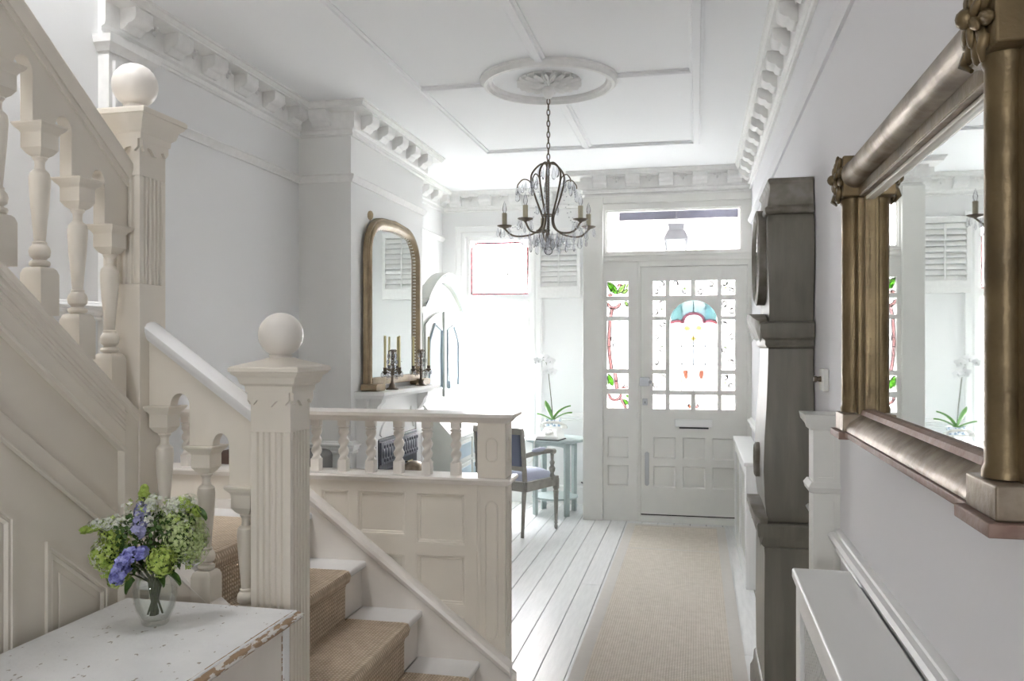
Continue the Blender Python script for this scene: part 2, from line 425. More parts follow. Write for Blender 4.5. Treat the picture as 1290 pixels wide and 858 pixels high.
for q in range(len(cpath)-1):
    a, b = cpath[q], cpath[q+1]
    if (Vector(b)-Vector(a)).length < .3:
        pts = [((Vector(a)+Vector(b))/2, math.atan2(b[1]-a[1], b[0]-a[0]))]
    else: pts = along(a, b, .245 if q in (1, 3) else .29)
    for p, an in pts:
        if q == 8 and p.y < 1.5: continue
        inst(brk, 'bracket', cor, (p.x, p.y, 2.835), an+PI)
    d = (Vector(b)-Vector(a)).normalized()
    if len(pts) > 1:
        for (p, an), (p2, _) in zip(pts[:-1], pts[1:]):
            if q == 8 and p2.y < 1.5: continue
            m_ = (p+p2)/2
            inst(flt, 'leaf_boss', cor, (m_.x, m_.y, 2.832), an+PI)
# picture rail
pprof = [(-.002, 2.415), (.012, 2.415), (.016, 2.425), (.024, 2.432), (.032, 2.45), (.026, 2.458), (.018, 2.462), (-.002, 2.462)]
structure('trim_2', MB().sweep([(LW, 3.2), (LW, 4.70), (-2.013, 4.70), (-2.013, 6.04), (LW, 6.04), (LW, FW)], [(u, h+.012) for u, h in pprof], f3), 'plaster', label='picture rail of the left wall')
structure('trim_3', MB().sweep([(RW, DS-.02), (RW, -2.9)], pprof, f3), 'wallright', label='picture rail of the right wall')
# dado rails
dprof = [(-.002, -.04), (.012, -.04), (.018, -.032), (.012, -.024), (.02, -.02), (.026, -.01), (.024, 0), (.034, .004), (.038, .014), (.03, .022), (.018, .024), (.016, .03), (.008, .034), (-.002, .034)]
def dado(name, path, z, m='white', label=None): return structure(name, MB().sweep(path, [(u, h+z) for u, h in dprof], f3), m, label=label)
dado('trim_4', [(RW, 2.745), (RW, -2.9)], .852, label='white dado rail under the large gilt mirror')
dado('trim_5', [(RW, 6.95), (RW, 2.86)], .842, label='dado rail behind the tall clock')
dado('trim_6', [(LW, 3.42), (LW, 4.70), (-2.013, 4.70), (-2.013, 4.78)], .842, label='dado rail left of the fireplace')
dado('trim_7', [(-1.40, FW), (-.93, FW)], .80, label='dado rail beside the front window')
dado('trim_8', [(LW, -2.9), (LW, 3.2)], 1.59, label='dado rail of the stair landing')
bprof = [(-.002, 0), (.02, 0), (.02, .13), (.016, .14), (.018, .15), (.008, .165), (-.002, .168)]
structure('baseboard_right', MB().sweep([(RW, DS-.02), (RW, -2.9)], bprof, f3), 'white')
structure('baseboard_left', MB().sweep([(LW, 3.42), (LW, 4.70), (-2.013, 4.70), (-2.013, 4.78)], bprof, f3), 'white')
structure('baseboard_front', MB().sweep([(LW, 6.05), (LW, FW), (-.91, FW), (-.91, 7.05)], bprof, f3), 'white')
# pilaster at the end of the left wall, and the low pier of the right wall
p = structure('trim_9', MB().box(LW, -2.30, 2.95, 3.21, 0, 2.70), 'plaster', label='tall shallow pilaster behind the upper newel post')
obj('raised_strip', MB().box(-2.301, -2.285, 2.97, 2.99, .2, 2.6).box(-2.301, -2.285, 3.17, 3.19, .2, 2.6).box(-2.301, -2.285, 2.99, 3.17, 2.58, 2.6), 'plaster', p, .003)
obj('capital', MB().sweep([(LW, 2.95), (-2.30, 2.95), (-2.30, 3.21), (LW, 3.21)], [(-.002, 2.63), (.01, 2.63), (.016, 2.645), (.03, 2.66), (.034, 2.69), (-.002, 2.70)], f3), 'plaster', p)
p = structure('trim_10', board((.355, RW, 0, 1.19), [(.371, .415, .2, .97), (.371, .415, 1.04, 1.16)], 2.75, 2.758).box(.355, RW, 2.757, 2.855, 0, 1.19), 'joinery', label='low white pier between tall clock and radiator cover')
obj('pier_cap', MB().sweep([(RW, 2.75), (.355, 2.75), (.355, 2.855), (RW, 2.855)], [(.002, 1.185), (-.008, 1.187), (-.012, 1.20), (-.024, 1.215), (-.028, 1.236), (.002, 1.236)], f3).box(.35, RW, 2.745, 2.86, 1.225, 1.236), 'joinery', p)
obj('pier_band', MB().sweep([(RW, 2.75), (.355, 2.75), (.355, 2.855), (RW, 2.855)], [(.002, .99), (-.012, .995), (-.016, 1.01), (-.006, 1.025), (.002, 1.025)], f3), 'joinery', p)

# ceiling mouldings
mprof = [(-.035, 0), (-.035, -.008), (-.022, -.012), (-.018, -.022), (.018, -.022), (.022, -.012), (.035, -.008), (.035, 0)]
mprof = [(u, CZ+.001+h) for u, h in mprof]
structure('trim_11', MB().sweep([(-1.52, 2.98), (-1.52, 6.03), (0, 6.03), (0, 2.98)], mprof, f3, closed=True), 'ceil', label='rectangular ceiling moulding')
cm = structure('trim_12', MB().sweep([(-1.49, 4.47), (-1.13, 4.47)], mprof, f3).sweep([(-.41, 4.47), (-.03, 4.47)], mprof, f3)
          .sweep([(-.765, 3.0), (-.765, 4.14)], mprof, f3).sweep([(-.765, 4.83), (-.765, 6.0)], mprof, f3), 'ceil', label='ceiling moulding bars meeting at the rose')
RC = (-.775, 4.48)
rose = thing('ceiling_rose', 'round white plaster ceiling rose above the chandelier', 'ceiling rose', (RC[0], RC[1], CZ))
m = MB(); rp = [(.375, CZ+.001), (.375, CZ-.012), (.362, CZ-.018), (.352, CZ-.034), (.335, CZ-.036), (.325, CZ-.02), (.312, CZ-.016), (.305, CZ+.001)]
n = 64; k = len(rp)
for i in range(n):
    a = 2*PI*i/n
    m.v += [(RC[0]+math.cos(a)*r, RC[1]+math.sin(a)*r, z) for r, z in rp]
for i in range(n):
    j = (i+1) % n
    m.f += [(i*k+q, i*k+(q+1) % k, j*k+(q+1) % k, j*k+q) for q in range(k)]
obj('outer_ring', m, 'plaster', rose)
obj('backing_disc', MB().lathe([(.17, CZ-.0), (.165, CZ-.008), (.1, CZ-.02), (.02, CZ-.022)][::-1], (RC[0], RC[1], 0), 40), 'plaster', rose)
def rose_leaf(L, w, lift):
    m = MB(); vs = []; nn = 7
    for i in range(nn):
        t = i/(nn-1); r = .02+L*t; ww = w*(.35+1.3*t-1.25*t**3)+.002; zz = -.012-lift*math.sin(t*PI*.8)
        vs += [(r, -ww, zz+.006), (r, -ww*.45, zz-.004), (r, 0, zz+.002), (r, ww*.45, zz-.004), (r, ww, zz+.006)]
    fs = [(i*5+j, i*5+j+1, i*5+j+6, i*5+j+5) for i in range(nn-1) for j in range(4)]
    kk = len(vs); vs2 = [(x, y, -.002) for x, y, z in vs]
    m.add(vs+vs2, fs+[tuple(q+kk for q in f)[::-1] for f in fs])
    m.ball((.015+L, 0, -.006), .008, 6, 4)
    return m
lf1 = proto(rose_leaf(.155, .021, .014), 'plaster', ang=50)
lf2 = proto(rose_leaf(.085, .016, .020), 'plaster', ang=50)
for i in range(20):
    inst(lf1, 'rose_leaf', rose, (RC[0], RC[1], CZ-.004), 2*PI*i/20)
for i in range(10):
    inst(lf2, 'inner_leaf', rose, (RC[0], RC[1], CZ-.012), 2*PI*(i+.5)/10)

# ------------------------------------------------------------------ front door screen
ds = sempty('door_1', (-.02, DS, 0), 'painted front door with stained glass in its screen')
SG = [(-.724, -.547, 1.854, 1.981), (-.724, -.547, 1.687, 1.820), (-.724, -.547, 1.252, 1.655), (-.724, -.547, 1.088, 1.217), (-.724, -.547, .928, 1.048)]
SP = [(-.721, -.543, .516, .695), (-.721, -.543, .288, .461)]
LEAF = (-.446, .404, .052, 2.097)
obj('door_frame', board((-.753, RW, 0, 2.68), [LEAF, (-.734, .355, 2.214, 2.567)]+SG+SP, DS, 7.06), 'joinery', ds)
obj('head_moulding', MB().box(-.753, RW, DS-.014, DS+.004, 2.14, 2.165).box(-.753, RW, DS-.008, DS+.004, 2.185, 2.195).box(-.753, RW, DS-.02, DS+.004, 2.62, 2.68)
    .box(-.475, -.456, DS-.01, DS+.004, .0, 2.14), 'joinery', ds, .004)
obj('corner_post', MB().box(-.92, -.753, DS-.03, 7.07, 0, 2.68), 'joinery', ds, .006)
obj('door_stop', board((LEAF[0]-.012, LEAF[1]+.012, LEAF[2]-.01, LEAF[3]+.012), [(LEAF[0]+.014, LEAF[1]-.014, LEAF[2]+.012, LEAF[3]-.014)], DS+.052, DS+.066), 'joinery', ds)
obj('threshold', MB().box(-.455, .42, DS-.02, 7.06, 0, .05), 'joinery', ds, .004)
obj('dark_gap', MB().box(-.445, .403, DS+.022, 7.03, .046, .064), 'black', ds)
# leaf
GL = []
cols = [(-.349, -.245), (-.211, -.041), (-.006, .169), (.200, .306)]
rows = [(1.855, 1.978), (1.685, 1.817), (1.250, 1.657), (1.083, 1.216), (.927, 1.046)]
for ri, r in enumerate(rows):
    for ci, c in enumerate(cols):
        if ri in (1, 2, 3) and ci in (1, 2): continue
        GL.append((c[0], c[1], r[0], r[1], ri, ci))
CEN = (-.211, .169, 1.079, 1.817)
LP = [(a, b, c, d) for (c, d) in ((.520, .700), (.282, .463)) for (a, b) in ((-.347, -.161), (-.109, .076), (.125, .302))]
leaf = obj('door_leaf', board((LEAF[0]+.003, LEAF[1]-.003, LEAF[2]+.012, LEAF[3]-.003), [g[:4] for g in GL]+[CEN]+LP, DS+.008, DS+.05), 'joinery', ds)
# arch corners of the centre opening
m = MB()
cx, cz, rx, rz = -.021, 1.640, .190, .177
for sgn in (-1, 1):
    pts = [(cx+sgn*rx, CEN[3]+.001)]
    for i in range(0, 13):
        a = PI/2*i/12
        pts.append((cx+sgn*rx*math.cos(a), cz+rz*math.sin(a)))
    m.prism(pts, 'y', DS+.010, DS+.048)
m.sweep([(cx+rx*1.03*math.cos(PI*i/20), cz+rz*1.03*math.sin(PI*i/20)) for i in range(21)], [(-.006, 0), (.006, 0), (.006, -.006), (-.006, -.006)], lambda a, b, h: (a, DS+.009+h, b))
obj('arch_corner', m, 'joinery', ds)
pan = MB()
for (a, b, c, d) in LP:
    pan = board((a-.001, b+.001, c-.001, d+.001), [], DS+.026, DS+.045)
    pn = obj('door_panel', pan, 'joinery', ds)
    obj('panel_bead', MB().sweep([(a, c), (a, d), (b, d), (b, c)], [(0, DS+.027), (.012, DS+.027), (.009, DS+.020), (.003, DS+.012), (0, DS+.012)], lambda u, v, h: (u, h, v), closed=True), 'joinery', pn)
for (a, b, c, d) in SP:
    pn = obj('door_panel', MB().box(a-.001, b+.001, DS+.02, DS+.045, c-.001, d+.001), 'joinery', ds)
    obj('panel_bead', MB().sweep([(a, c), (a, d), (b, d), (b, c)], [(0, DS+.021), (.012, DS+.021), (.009, DS+.014), (.003, DS+.004), (0, DS+.004)], lambda u, v, h: (u, h, v), closed=True), 'joinery', pn)
# stained glass kit: x, z coordinates in the plane of the door
GY = DS+.034
def lead(m, pts, r=.0016):
    r *= 2.1
    m.tube([(a, GY-.004, b) for a, b in pts], r, 4)
def col(parent, name, mt, polys):
    m = MB()
    for p in polys: m.prism(p, 'y', GY-.004, GY-.001)
    return obj(name, m, mt, parent)
def leafp(x0, z0, x1, z1, w, n=7):
    d = Vector((x1-x0, z1-z0)); L = d.length; nrm = Vector((-d.y, d.x))/L; a = []; b = []
    for i in range(n+1):
        t = i/n; o = w*math.sin(PI*t)**.8
        q = Vector((x0, z0))+d*t; a.append(tuple(q+nrm*o)); b.append(tuple(q-nrm*o))
    return a+b[-2:0:-1]
def band(pts, w):
    n = len(pts); L = []; Rr = []
    for i in range(n):
        a = Vector(pts[max(i-1, 0)]); b = Vector(pts[min(i+1, n-1)]); d = (b-a).normalized(); nn = Vector((-d.y, d.x)); p = Vector(pts[i])
        L.append(tuple(p+nn*w/2)); Rr.append(tuple(p-nn*w/2))
    return [[L[i], L[i+1], Rr[i+1], Rr[i]] for i in range(n-1)], L, Rr
def arc(cx, cz, r, a0, a1, n=14, rz=None):
    return [(cx+r*math.cos(R(a0+(a1-a0)*i/n)), cz+(rz or r)*math.sin(R(a0+(a1-a0)*i/n))) for i in range(n+1)]
def pane(rect, par=None):
    a, b, c, d = rect
    return obj('glass_pane', MB().box(a-.004, b+.004, GY, GY+.004, c-.004, d+.004), 'cathedral', par or ds)
def curl(m, x, z, r, a0, s=1):
    lead(m, [(x+r*(1-.55*i/10)*math.cos(a0+s*i*.42), z+r*(1-.55*i/10)*math.sin(a0+s*i*.42)) for i in range(11)], .0020)
# sidelight
sp = [pane(r) for r in SG]
x0, x1 = SG[0][0], SG[0][1]; z0 = SG[0][2]
col(sp[0], 'green_leaf_glass', 'ggreen', [leafp(x0+.005, z0+.122, x0+.085, z0+.02, .028), leafp(x0+.02, z0+.03, x0+.06, z0+.1, .012)])
col(sp[0], 'lime_leaf_glass', 'glime', [leafp(x0+.085, z0+.02, x0+.150, z0+.105, .02), leafp(x0+.12, z0+.02, x0+.174, z0+.06, .014), leafp(x0+.155, z0+.06, x0+.172, z0+.11, .01)])
col(sp[0], 'pink_glass', 'gpink', [arc(x0+.025, z0+.008, .016, 0, 360, 10)[:-1], arc(x0+.055, z0+.006, .013, 0, 180, 8), arc(x0+.105, z0+.085, .018, 20, 200, 8)])
m = MB()
lead(m, leafp(x0+.005, z0+.122, x0+.085, z0+.02, .028)+[(x0+.005, z0+.122)]); lead(m, leafp(x0+.085, z0+.02, x0+.150, z0+.105, .02)); lead(m, [(x0+.005, z0+.122), (x0+.05, z0+.075), (x0+.085, z0+.02)])
lead(m, arc(x0+.025, z0+.008, .018, 0, 180)); lead(m, leafp(x0+.12, z0+.02, x0+.174, z0+.06, .014)); lead(m, arc(x0+.105, z0+.085, .02, 10, 200)); lead(m, [(x0+.15, z0+.09), (x0+.16, z0+.12), (x0+.177, z0+.11)])
obj('leading', m, 'lead', sp[0])
z0 = SG[1][2]
bp, L, Rr = band(arc(x0+.055, z0+.122, .05, 185, 355), .022); b2, L2, R2 = band([(x0+.045, z0+.075), (x0+.036, z0+.04), (x0+.028, z0)], .024)
col(sp[1], 'pink_glass', 'gpink', bp+b2)
col(sp[1], 'green_leaf_glass', 'glime', [leafp(x0+.150, z0+.133, x0+.168, z0+.08, .012)])
m = MB()
for q in (L, Rr, L2, R2): lead(m, q)
lead(m, leafp(x0+.150, z0+.133, x0+.168, z0+.08, .012)); lead(m, [(x0+.13, z0+.04), (x0+.105, z0+.02), (x0+.10, z0)]); lead(m, [(x0+.02, z0+.03), (x0+.035, z0+.035)])
obj('leading', m, 'lead', sp[1])
z0 = SG[2][2]
bp, L, Rr = band([(x0+.024, z0+.403), (x0+.018, z0+.3), (x0+.016, z0+.2), (x0+.022, z0+.1), (x0+.036, z0)], .024)
col(sp[2], 'pink_glass', 'gpink', bp)
m = MB(); lead(m, L); lead(m, Rr)
for zz in (.26, .19, .12): lead(m, [(x0+.004, z0+zz-.005), (x0+.03, z0+zz)])
lead(m, arc(x0+.08, z0+.25, .045, 200, 80)); lead(m, arc(x0+.085, z0+.235, .035, 190, 90)); lead(m, arc(x0+.10, z0+.18, .05, 190, 60)); lead(m, [(x0+.03, z0+.19), (x0+.05, z0+.205), (x0+.055, z0+.25)])
obj('leading', m, 'lead', sp[2])
m = MB(); lead(m, [(x0+.095, z0+.403), (x0+.115, z0+.33), (x0+.105, z0+.25)], .0013); lead(m, [(x0+.105, z0), (x0+.125, z0+.06), (x0+.12, z0+.13)], .0013)
obj('pink_leading', m, 'gred', sp[2])
z0 = SG[3][2]
bp, L, Rr = band([(x0+.066, z0+.129), (x0+.074, z0+.06), (x0+.082, z0)], .026)
col(sp[3], 'green_leaf_glass', 'ggreen', [leafp(x0+.008, z0+.125, x0+.048, z0+.02, .022), leafp(x0+.004, z0+.09, x0+.012, z0+.02, .006)])
col(sp[3], 'pink_glass', 'gpink', bp+[leafp(x0+.10, z0+.012, x0+.17, z0+.012, .01)])
m = MB(); lead(m, L); lead(m, Rr); lead(m, leafp(x0+.008, z0+.125, x0+.048, z0+.02, .022)); lead(m, arc(x0+.135, z0+.0, .035, 10, 170)); lead(m, arc(x0+.15, z0+.01, .02, 10, 170)); lead(m, [(x0+.055, z0+.06), (x0+.09, z0+.065)])
obj('leading', m, 'lead', sp[3])
z0 = SG[4][2]
bp, L, Rr = band(arc(x0+.065, z0+.115, .048, 170, 385, 18), .018); b2, L2, R2 = band([(x0+.112, z0+.08), (x0+.135, z0+.04), (x0+.155, z0)], .018)
col(sp[4], 'pink_glass', 'gpink', bp+b2)
col(sp[4], 'green_leaf_glass', 'ggreen', [leafp(x0+.135, z0+.075, x0+.172, z0+.03, .016), leafp(x0+.16, z0+.115, x0+.172, z0+.085, .01)])
m = MB()
for q in (L, Rr, L2, R2): lead(m, q)
lead(m, leafp(x0+.135, z0+.075, x0+.172, z0+.03, .016)); lead(m, [(x0+.13, z0+.1), (x0+.15, z0+.118)])
obj('leading', m, 'lead', sp[4])
# door centre light
cp = pane(CEN)
XA, XB = CEN[0], CEN[1]
def scal(x):      # scalloped lower edge of the blue fan
    u = (x-cx)/.19
    if abs(u) < .42: return 1.655+.055*math.sqrt(max(0, 1-(u/.42)**2))
    return 1.618+.032*math.sqrt(max(0, 1-((abs(u)-.70)/.30)**2))-.02*max(0, abs(u)-.7)
xs = [cx-.186+i*.372/48 for i in range(49)]
def topz(x): return cz+rz*math.sqrt(max(0, 1-((x-cx)/rx)**2))
segx = [-.186, -.095, 0, .095, .186]
for a, b, mt in ((-.183, -.097, 'gteal'), (-.093, -.002, 'gpaleteal'), (.002, .093, 'gpaleteal'), (.097, .183, 'gteal')):
    xx = [cx+a+(b-a)*i/10 for i in range(11)]
    polys = []
    for i in range(10):
        u, v = xx[i], xx[i+1]
        polys.append([(u, min(scal(u)+.006, topz(u)-.001)), (v, min(scal(v)+.006, topz(v)-.001)), (v, topz(v)-.0005), (u, topz(u)-.0005)])
    col(cp, 'pale_blue_fan_glass', mt, polys)
bp, L, Rr = band([(x, scal(x)) for x in xs], .022)
col(cp, 'pink_scallop_glass', 'gscallop', bp)
m = MB()
for q in (-.095, 0, .095): m.box(cx+q-.003, cx+q+.003, GY-.006, GY-.003, scal(cx+q)+.004, topz(cx+q))
obj('teal_bar', m, 'gtealine', cp)
m = MB(); lead(m, L, .001); lead(m, Rr, .001); obj('scallop_leading', m, 'gred', cp)
def flower(x, z, s): return [leafp(x, z, x+s*math.cos(a), z+s*.8*math.sin(a), s*.3) for a in (.2, 1.3, 2.2, 3.3, 4.4, 5.4)]
col(cp, 'yellow_flower_glass', 'gyellow', flower(-.072, 1.588, .034)+flower(.02, 1.590, .032)+[leafp(-.052, 1.505, .008, 1.505, .016), leafp(-.022, 1.48, -.022, 1.53, .014)])
col(cp, 'coral_tulip_glass', 'gcoral', [[(-.105, 1.24), (-.09, 1.245), (-.066, 1.243), (-.064, 1.21), (-.07, 1.178), (-.09, 1.175), (-.098, 1.2)], [(.064, 1.24), (.05, 1.245), (.027, 1.243), (.022, 1.21), (.03, 1.178), (.05, 1.175), (.058, 1.2)]])
col(cp, 'yellow_stem_glass', 'gyellow', band([(-.14, 1.2), (-.12, 1.15), (-.1, 1.13), (-.09, 1.175)], .006)[0]+band([(.10, 1.2), (.08, 1.15), (.06, 1.13), (.05, 1.175)], .006)[0]+band(arc(-.175, 1.37, .02, 0, 300), .005)[0])
m = MB()
for zz in (1.443, 1.295): lead(m, [(XA, zz), (XB, zz)], .0018)
for q in (-.095, 0, .095): lead(m, [(cx+q, 1.079), (cx+q, 1.60)], .0015)
for q in (-.095, 0, .095):
    for zz in (1.443, 1.295, 1.35): m.ball((cx+q, GY-.004, zz), .0035, 6, 4)
for (x, z) in ((-.02, 1.35), (-.02, 1.175), (.06, 1.6), (-.03, 1.52)): m.ball((x, GY-.004, z), .003, 6, 4)
obj('leading', m, 'lead', cp)
random.seed(3)
for (a, b, c, d, ri, ci) in GL:
    p = pane((a, b, c, d)); m = MB(); w = b-a; h = d-c
    if ri == 4:
        if ci == 0: lead(m, arc(b, d, w*.95, 185, 265, rz=h*.95))
        elif ci == 3: lead(m, arc(a, d, w*.95, 275, 355, rz=h*.95))
        elif ci == 1:
            lead(m, arc(a+w*.4, d+.01, w*.55, 200, 300, rz=h)); lead(m, arc(b, c+.02, .028, 90, 180)); lead(m, [(a+.1, d), (a+.14, d-.03)])
        else:
            lead(m, arc(b-w*.4, d+.01, w*.55, 340, 240, rz=h)); lead(m, arc(a, c+.02, .028, 0, 90)); lead(m, [(b-.1, d), (b-.14, d-.03)])
        if ci in (1, 2):
            x = b-.012 if ci == 1 else a+.012
            col(p, 'red_bud_glass', 'gcoral' if ci == 1 else 'gpink', [leafp(x, c+.004, x, c+.04, .009)])
            lead(m, leafp(x, c+.004, x, c+.04, .010)+[(x, c+.004)], .0012)
    else:
        side = -1 if ci in (0, 1) else 1
        for q in range(2 if ri != 2 else 4):
            x = a+w*(.72 if (q+ci) % 2 else .25); z = c+h*((q+.6)/(2 if ri != 2 else 4))
            curl(m, x, z, min(.022, w*.22), random.uniform(0, 6), side)
            curl(m, x, z, min(.030, w*.3), random.uniform(0, 6), -side)
        if ri in (0, 2, 3, 1) and (ri, ci) != (0, 2):
            x = a+w*(.72 if ci in (0, 1) else .3); z = c+h*.45
            col(p, 'green_bud_glass', 'glime', [leafp(x-.012, z, x+.012, z+.006, .008)])
        for q in range(5):
            e = random.choice([0, 1]); m.ball((a+.003 if e else b-.003, GY-.005, random.uniform(c+.01, d-.01)), .003, 6, 4)
    obj('leading', m, 'lead', p)
# ironmongery
lk = obj('rim_lock', MB().box(-.452, -.372, DS-.028, DS+.008, 1.115, 1.188), 'chrome', ds, .004)
obj('lock_knob', MB().lathe([(.006, 0), (.006, .02), (.013, .024), (.014, .034), (.008, .038)], (-.365, DS-.014, 1.15), 12, mtx=Matrix.Rotation(R(90), 4, 'X')).box(-.372, -.355, DS-.02, DS-.01, 1.145, 1.155), 'chrome', lk)
obj('keyhole_plate', MB().box(-.431, -.390, DS-.002, DS+.008, .957, 1.012), 'chrome', ds, .003)
obj('keyhole', MB().box(-.413, -.408, DS-.004, DS-.001, .972, .99), 'black', ds)
lt = obj('letter_flap', MB().box(-.170, .128, DS-.012, DS+.008, .785, .850), 'white', ds, .006)
obj('letter_slot', MB().box(-.135, .098, DS-.006, DS+.008, .772, .784), 'black', ds)
obj('finger_plate', MB().prism([(-.395+.017*math.cos(2*PI*i/16), (.556 if math.sin(2*PI*i/16) > 0 else .314)+.018*math.sin(2*PI*i/16)) for i in range(16)], 'y', DS-.001, DS+.008), 'chrome', ds, .002)
m = MB()
for zz in (1.75, 1.15, .35): m.lathe([(.007, 0), (.007, .09)], (.408, DS-.002, zz), 8)
obj('hinge', m, 'joinery', ds)
# fanlight
fn = structure('window_2', board((-.736, .357, 2.212, 2.569), [(-.722, .343, 2.226, 2.555)], DS+.022, DS+.05), 'joinery')
obj('pane', MB().box(-.725, .346, DS+.032, DS+.036, 2.223, 2.558), 'dimmed', fn)

# ------------------------------------------------------------------ front window
w1 = sempty('window_1', (-1.8, FW, 1.5), 'bright sash window with stained upper light')
obj('casing', MB().sweep([(-2.12, .60), (-2.12, 2.47), (-1.49, 2.47), (-1.49, .60)], [(-.002, FW+.005), (-.002, FW-.02), (-.03, FW-.026), (-.045, FW-.018), (-.085, FW-.024), (-.09, FW-.03), (-.1, FW-.028), (-.1, FW+.005)], lambda a, b, h: (a, h, b)), 'white', w1)
obj('sill', MB().box(-2.25, -1.40, FW-.07, FW+.10, .57, .60), 'white', w1, .005)
obj('upper_sash', board((-2.12, -1.49, 1.87, 2.47), [(-2.085, -1.525, 1.925, 2.435)], FW+.03, FW+.07), 'white', w1)
obj('lower_sash', board((-2.12, -1.49, .60, 1.90), [(-2.085, -1.525, .66, 1.855)], FW+.0, FW+.04), 'white', w1)
obj('lower_pane', MB().box(-2.09, -1.52, FW+.018, FW+.022, .655, 1.86), 'sash', w1)
up = obj('upper_pane', MB().box(-2.09, -1.52, FW+.048, FW+.052, 1.92, 2.44), 'dimmed', w1)
def pl(m, pts, r): m.tube([(a, FW+.044, b) for a, b in pts], r, 4)
m = MB(); yy = FW+.043
oct_ = [(-2.075, 1.932), (-2.075, 2.36), (-2.03, 2.41), (-1.60, 2.41), (-1.535, 2.36), (-1.535, 1.932)]
bb, _, _ = band(oct_+[oct_[0]], .016)
for q in bb: m.prism(q, 'y', yy-.001, yy+.003)
obj('red_border_glass', m, 'gwinred', up)
m = MB(); pl(m, [(-1.98, 1.93), (-1.98, 2.40)], .0011); pl(m, [(-1.63, 1.93), (-1.63, 2.40)], .0011); obj('leading', m, M['gtealine'], up)
m = MB()
for i in range(30):
    a = 2*PI*i/30+random.uniform(-.05, .05); r = .1+random.choice([0, 0, .012, -.008])
    q = leafp(-1.81+r*math.cos(a), 2.165+r*1.1*math.sin(a), -1.81+(r+.006)*math.cos(a+.15), 2.165+(r+.006)*1.1*math.sin(a+.15), .006)
    m.prism(q, 'y', yy-.001, yy+.003)
obj('yellow_wreath_glass', m, 'gwinyellow', up)
m = MB()
for i in range(12):
    a = 2*PI*i/12+.3; m.ball((-1.81+.12*math.cos(a), yy, 2.165+.128*math.sin(a)), .0035, 6, 4)
for i in range(4): m.ball((-1.81+random.uniform(-.02, .03), yy, 2.29+random.uniform(-.01, .02)), .005, 6, 4)
obj('red_bead_glass', m, 'gwinred', up)

# ------------------------------------------------------------------ outside
gr = tag(obj('front_path', MB().box(-12, 12, 7.77, 21, -.3, -.15), 'pave'), kind='structure')
pb = thing('porch_roof', 'dark porch beam and roof seen through the fanlight', 'porch', (0, 8.3, 2.7))
obj('beam', MB().box(-.735, .39, 8.26, 8.36, 2.672, 3.05), 'beam', pb, .004)
obj('lower_beam', MB().box(-.735, .39, 8.28, 8.35, 2.62, 2.672), 'outpink', pb)
obj('roof_slab', MB().box(-.84, 1.4, 7.08, 8.26, 2.98, 3.05), 'outwall', pb)
obj('cut_pier', MB().box(-.95, -.735, 8.24, 8.5, 2.28, 3.05), 'outpink', pb)  # top of a porch pier, cut short so the sidelight stays bright
obj('cut_pier', MB().box(.39, .50, 8.24, 8.5, 2.28, 3.05), 'outpink', pb)  # opposite pier, cut short to the same height
la = thing('porch_lantern', 'metal lantern hanging in the porch behind the fanlight', 'lantern', (-.185, 8.2, 2.3))
obj('chain', MB().tube([(-.186, 8.2, 2.95), (-.186, 8.2, 2.70)], .004, 6).tube([(-.186+.012*math.cos(i), 8.2, 2.655+.02*math.sin(i)) for i in [k*2*PI/10 for k in range(10)]], .003, 5, True).tube([(-.186, 8.2, 2.70), (-.186, 8.2, 2.62)], .005, 6), 'lantern', la)
c4 = (-.186, 8.2, 0)
obj('hood', MB().sq([(.080, 2.605), (.074, 2.60), (.074, 2.545), (.082, 2.54), (.112, 2.47), (.118, 2.455), (.105, 2.45)][::-1], c4), 'lantern', la)
m = MB()
for sx in (-1, 1):
    for sy in (-1, 1): m.tube([(c4[0]+sx*.1, 8.2+sy*.1, 2.46), (c4[0]+sx*.07, 8.2+sy*.07, 2.13)], .010, 5)
m.sq([(.075, 2.11), (.078, 2.135)], c4)
obj('cage', m, 'lantern', la)
obj('lantern_glass', MB().sq([(.068, 2.135), (.098, 2.455)], c4), 'pane', la)
hs = thing('terraced_house', 'pale house across the street seen through the fanlight', 'house', (0, 20, 0))
obj('house_wall', MB().box(-8, 8, 20, 20.4, -.3, 7.5), 'outwall', hs)
for zz in (.9, 3.7):
    for k in range(9):
        x = -6.4+k*1.6
        q = obj('window', board((x-.38, x+.38, zz, zz+1.5), [(x-.32, x+.32, zz+.06, zz+.72), (x-.32, x+.32, zz+.78, zz+1.44)], 19.94, 20.02), 'outwall', hs)
        obj('window_pane', MB().box(x-.33, x+.33, 19.97, 19.985, zz+.05, zz+1.45), 'outdark', q)
obj('string_course', MB().box(-8, 8, 19.9, 20, 3.2, 3.35), 'outpink', hs)

# ================================================================== STAIRCASE
st = thing('staircase', 'cream painted staircase with turned balusters, landing and ball topped newel posts', 'staircase', (-1.7, 2.6, 0))
NX = [-.845, -1.085, -1.327, -1.567]; RZ = [.187, .375, .562, .75]
for k in range(3):
    x1, x0 = NX[k], NX[k+1]-.02
    obj('tread', MB().box(x0, x1, 2.296, 3.268, RZ[k]-.028, RZ[k]), 'tread', st, .009, seg=3)
    obj('riser', MB().box(x1-.035, x1-.02, 2.296, 3.268, RZ[k]-.187, RZ[k]-.028), 'stairwhite', st)
obj('landing', MB().box(LW+.002, NX[3], 2.20, 3.268, .722, .75), 'tread', st, .009, seg=3)
obj('riser', MB().box(NX[3]-.035, NX[3]-.02, 2.296, 3.268, .562, .722), 'stairwhite', st)
for k in range(1, 10):
    y = 2.2-.24*(k-1)
    obj('tread', MB().box(LW+.002, -1.70, y-.245, y+.02, .75+.187*k-.028, .75+.187*k), 'stairwhite', st, .006)
    obj('riser', MB().box(LW+.002, -1.70, y-.015, y, .75+.187*(k-1), .75+.187*k-.028), 'stairwhite', st)
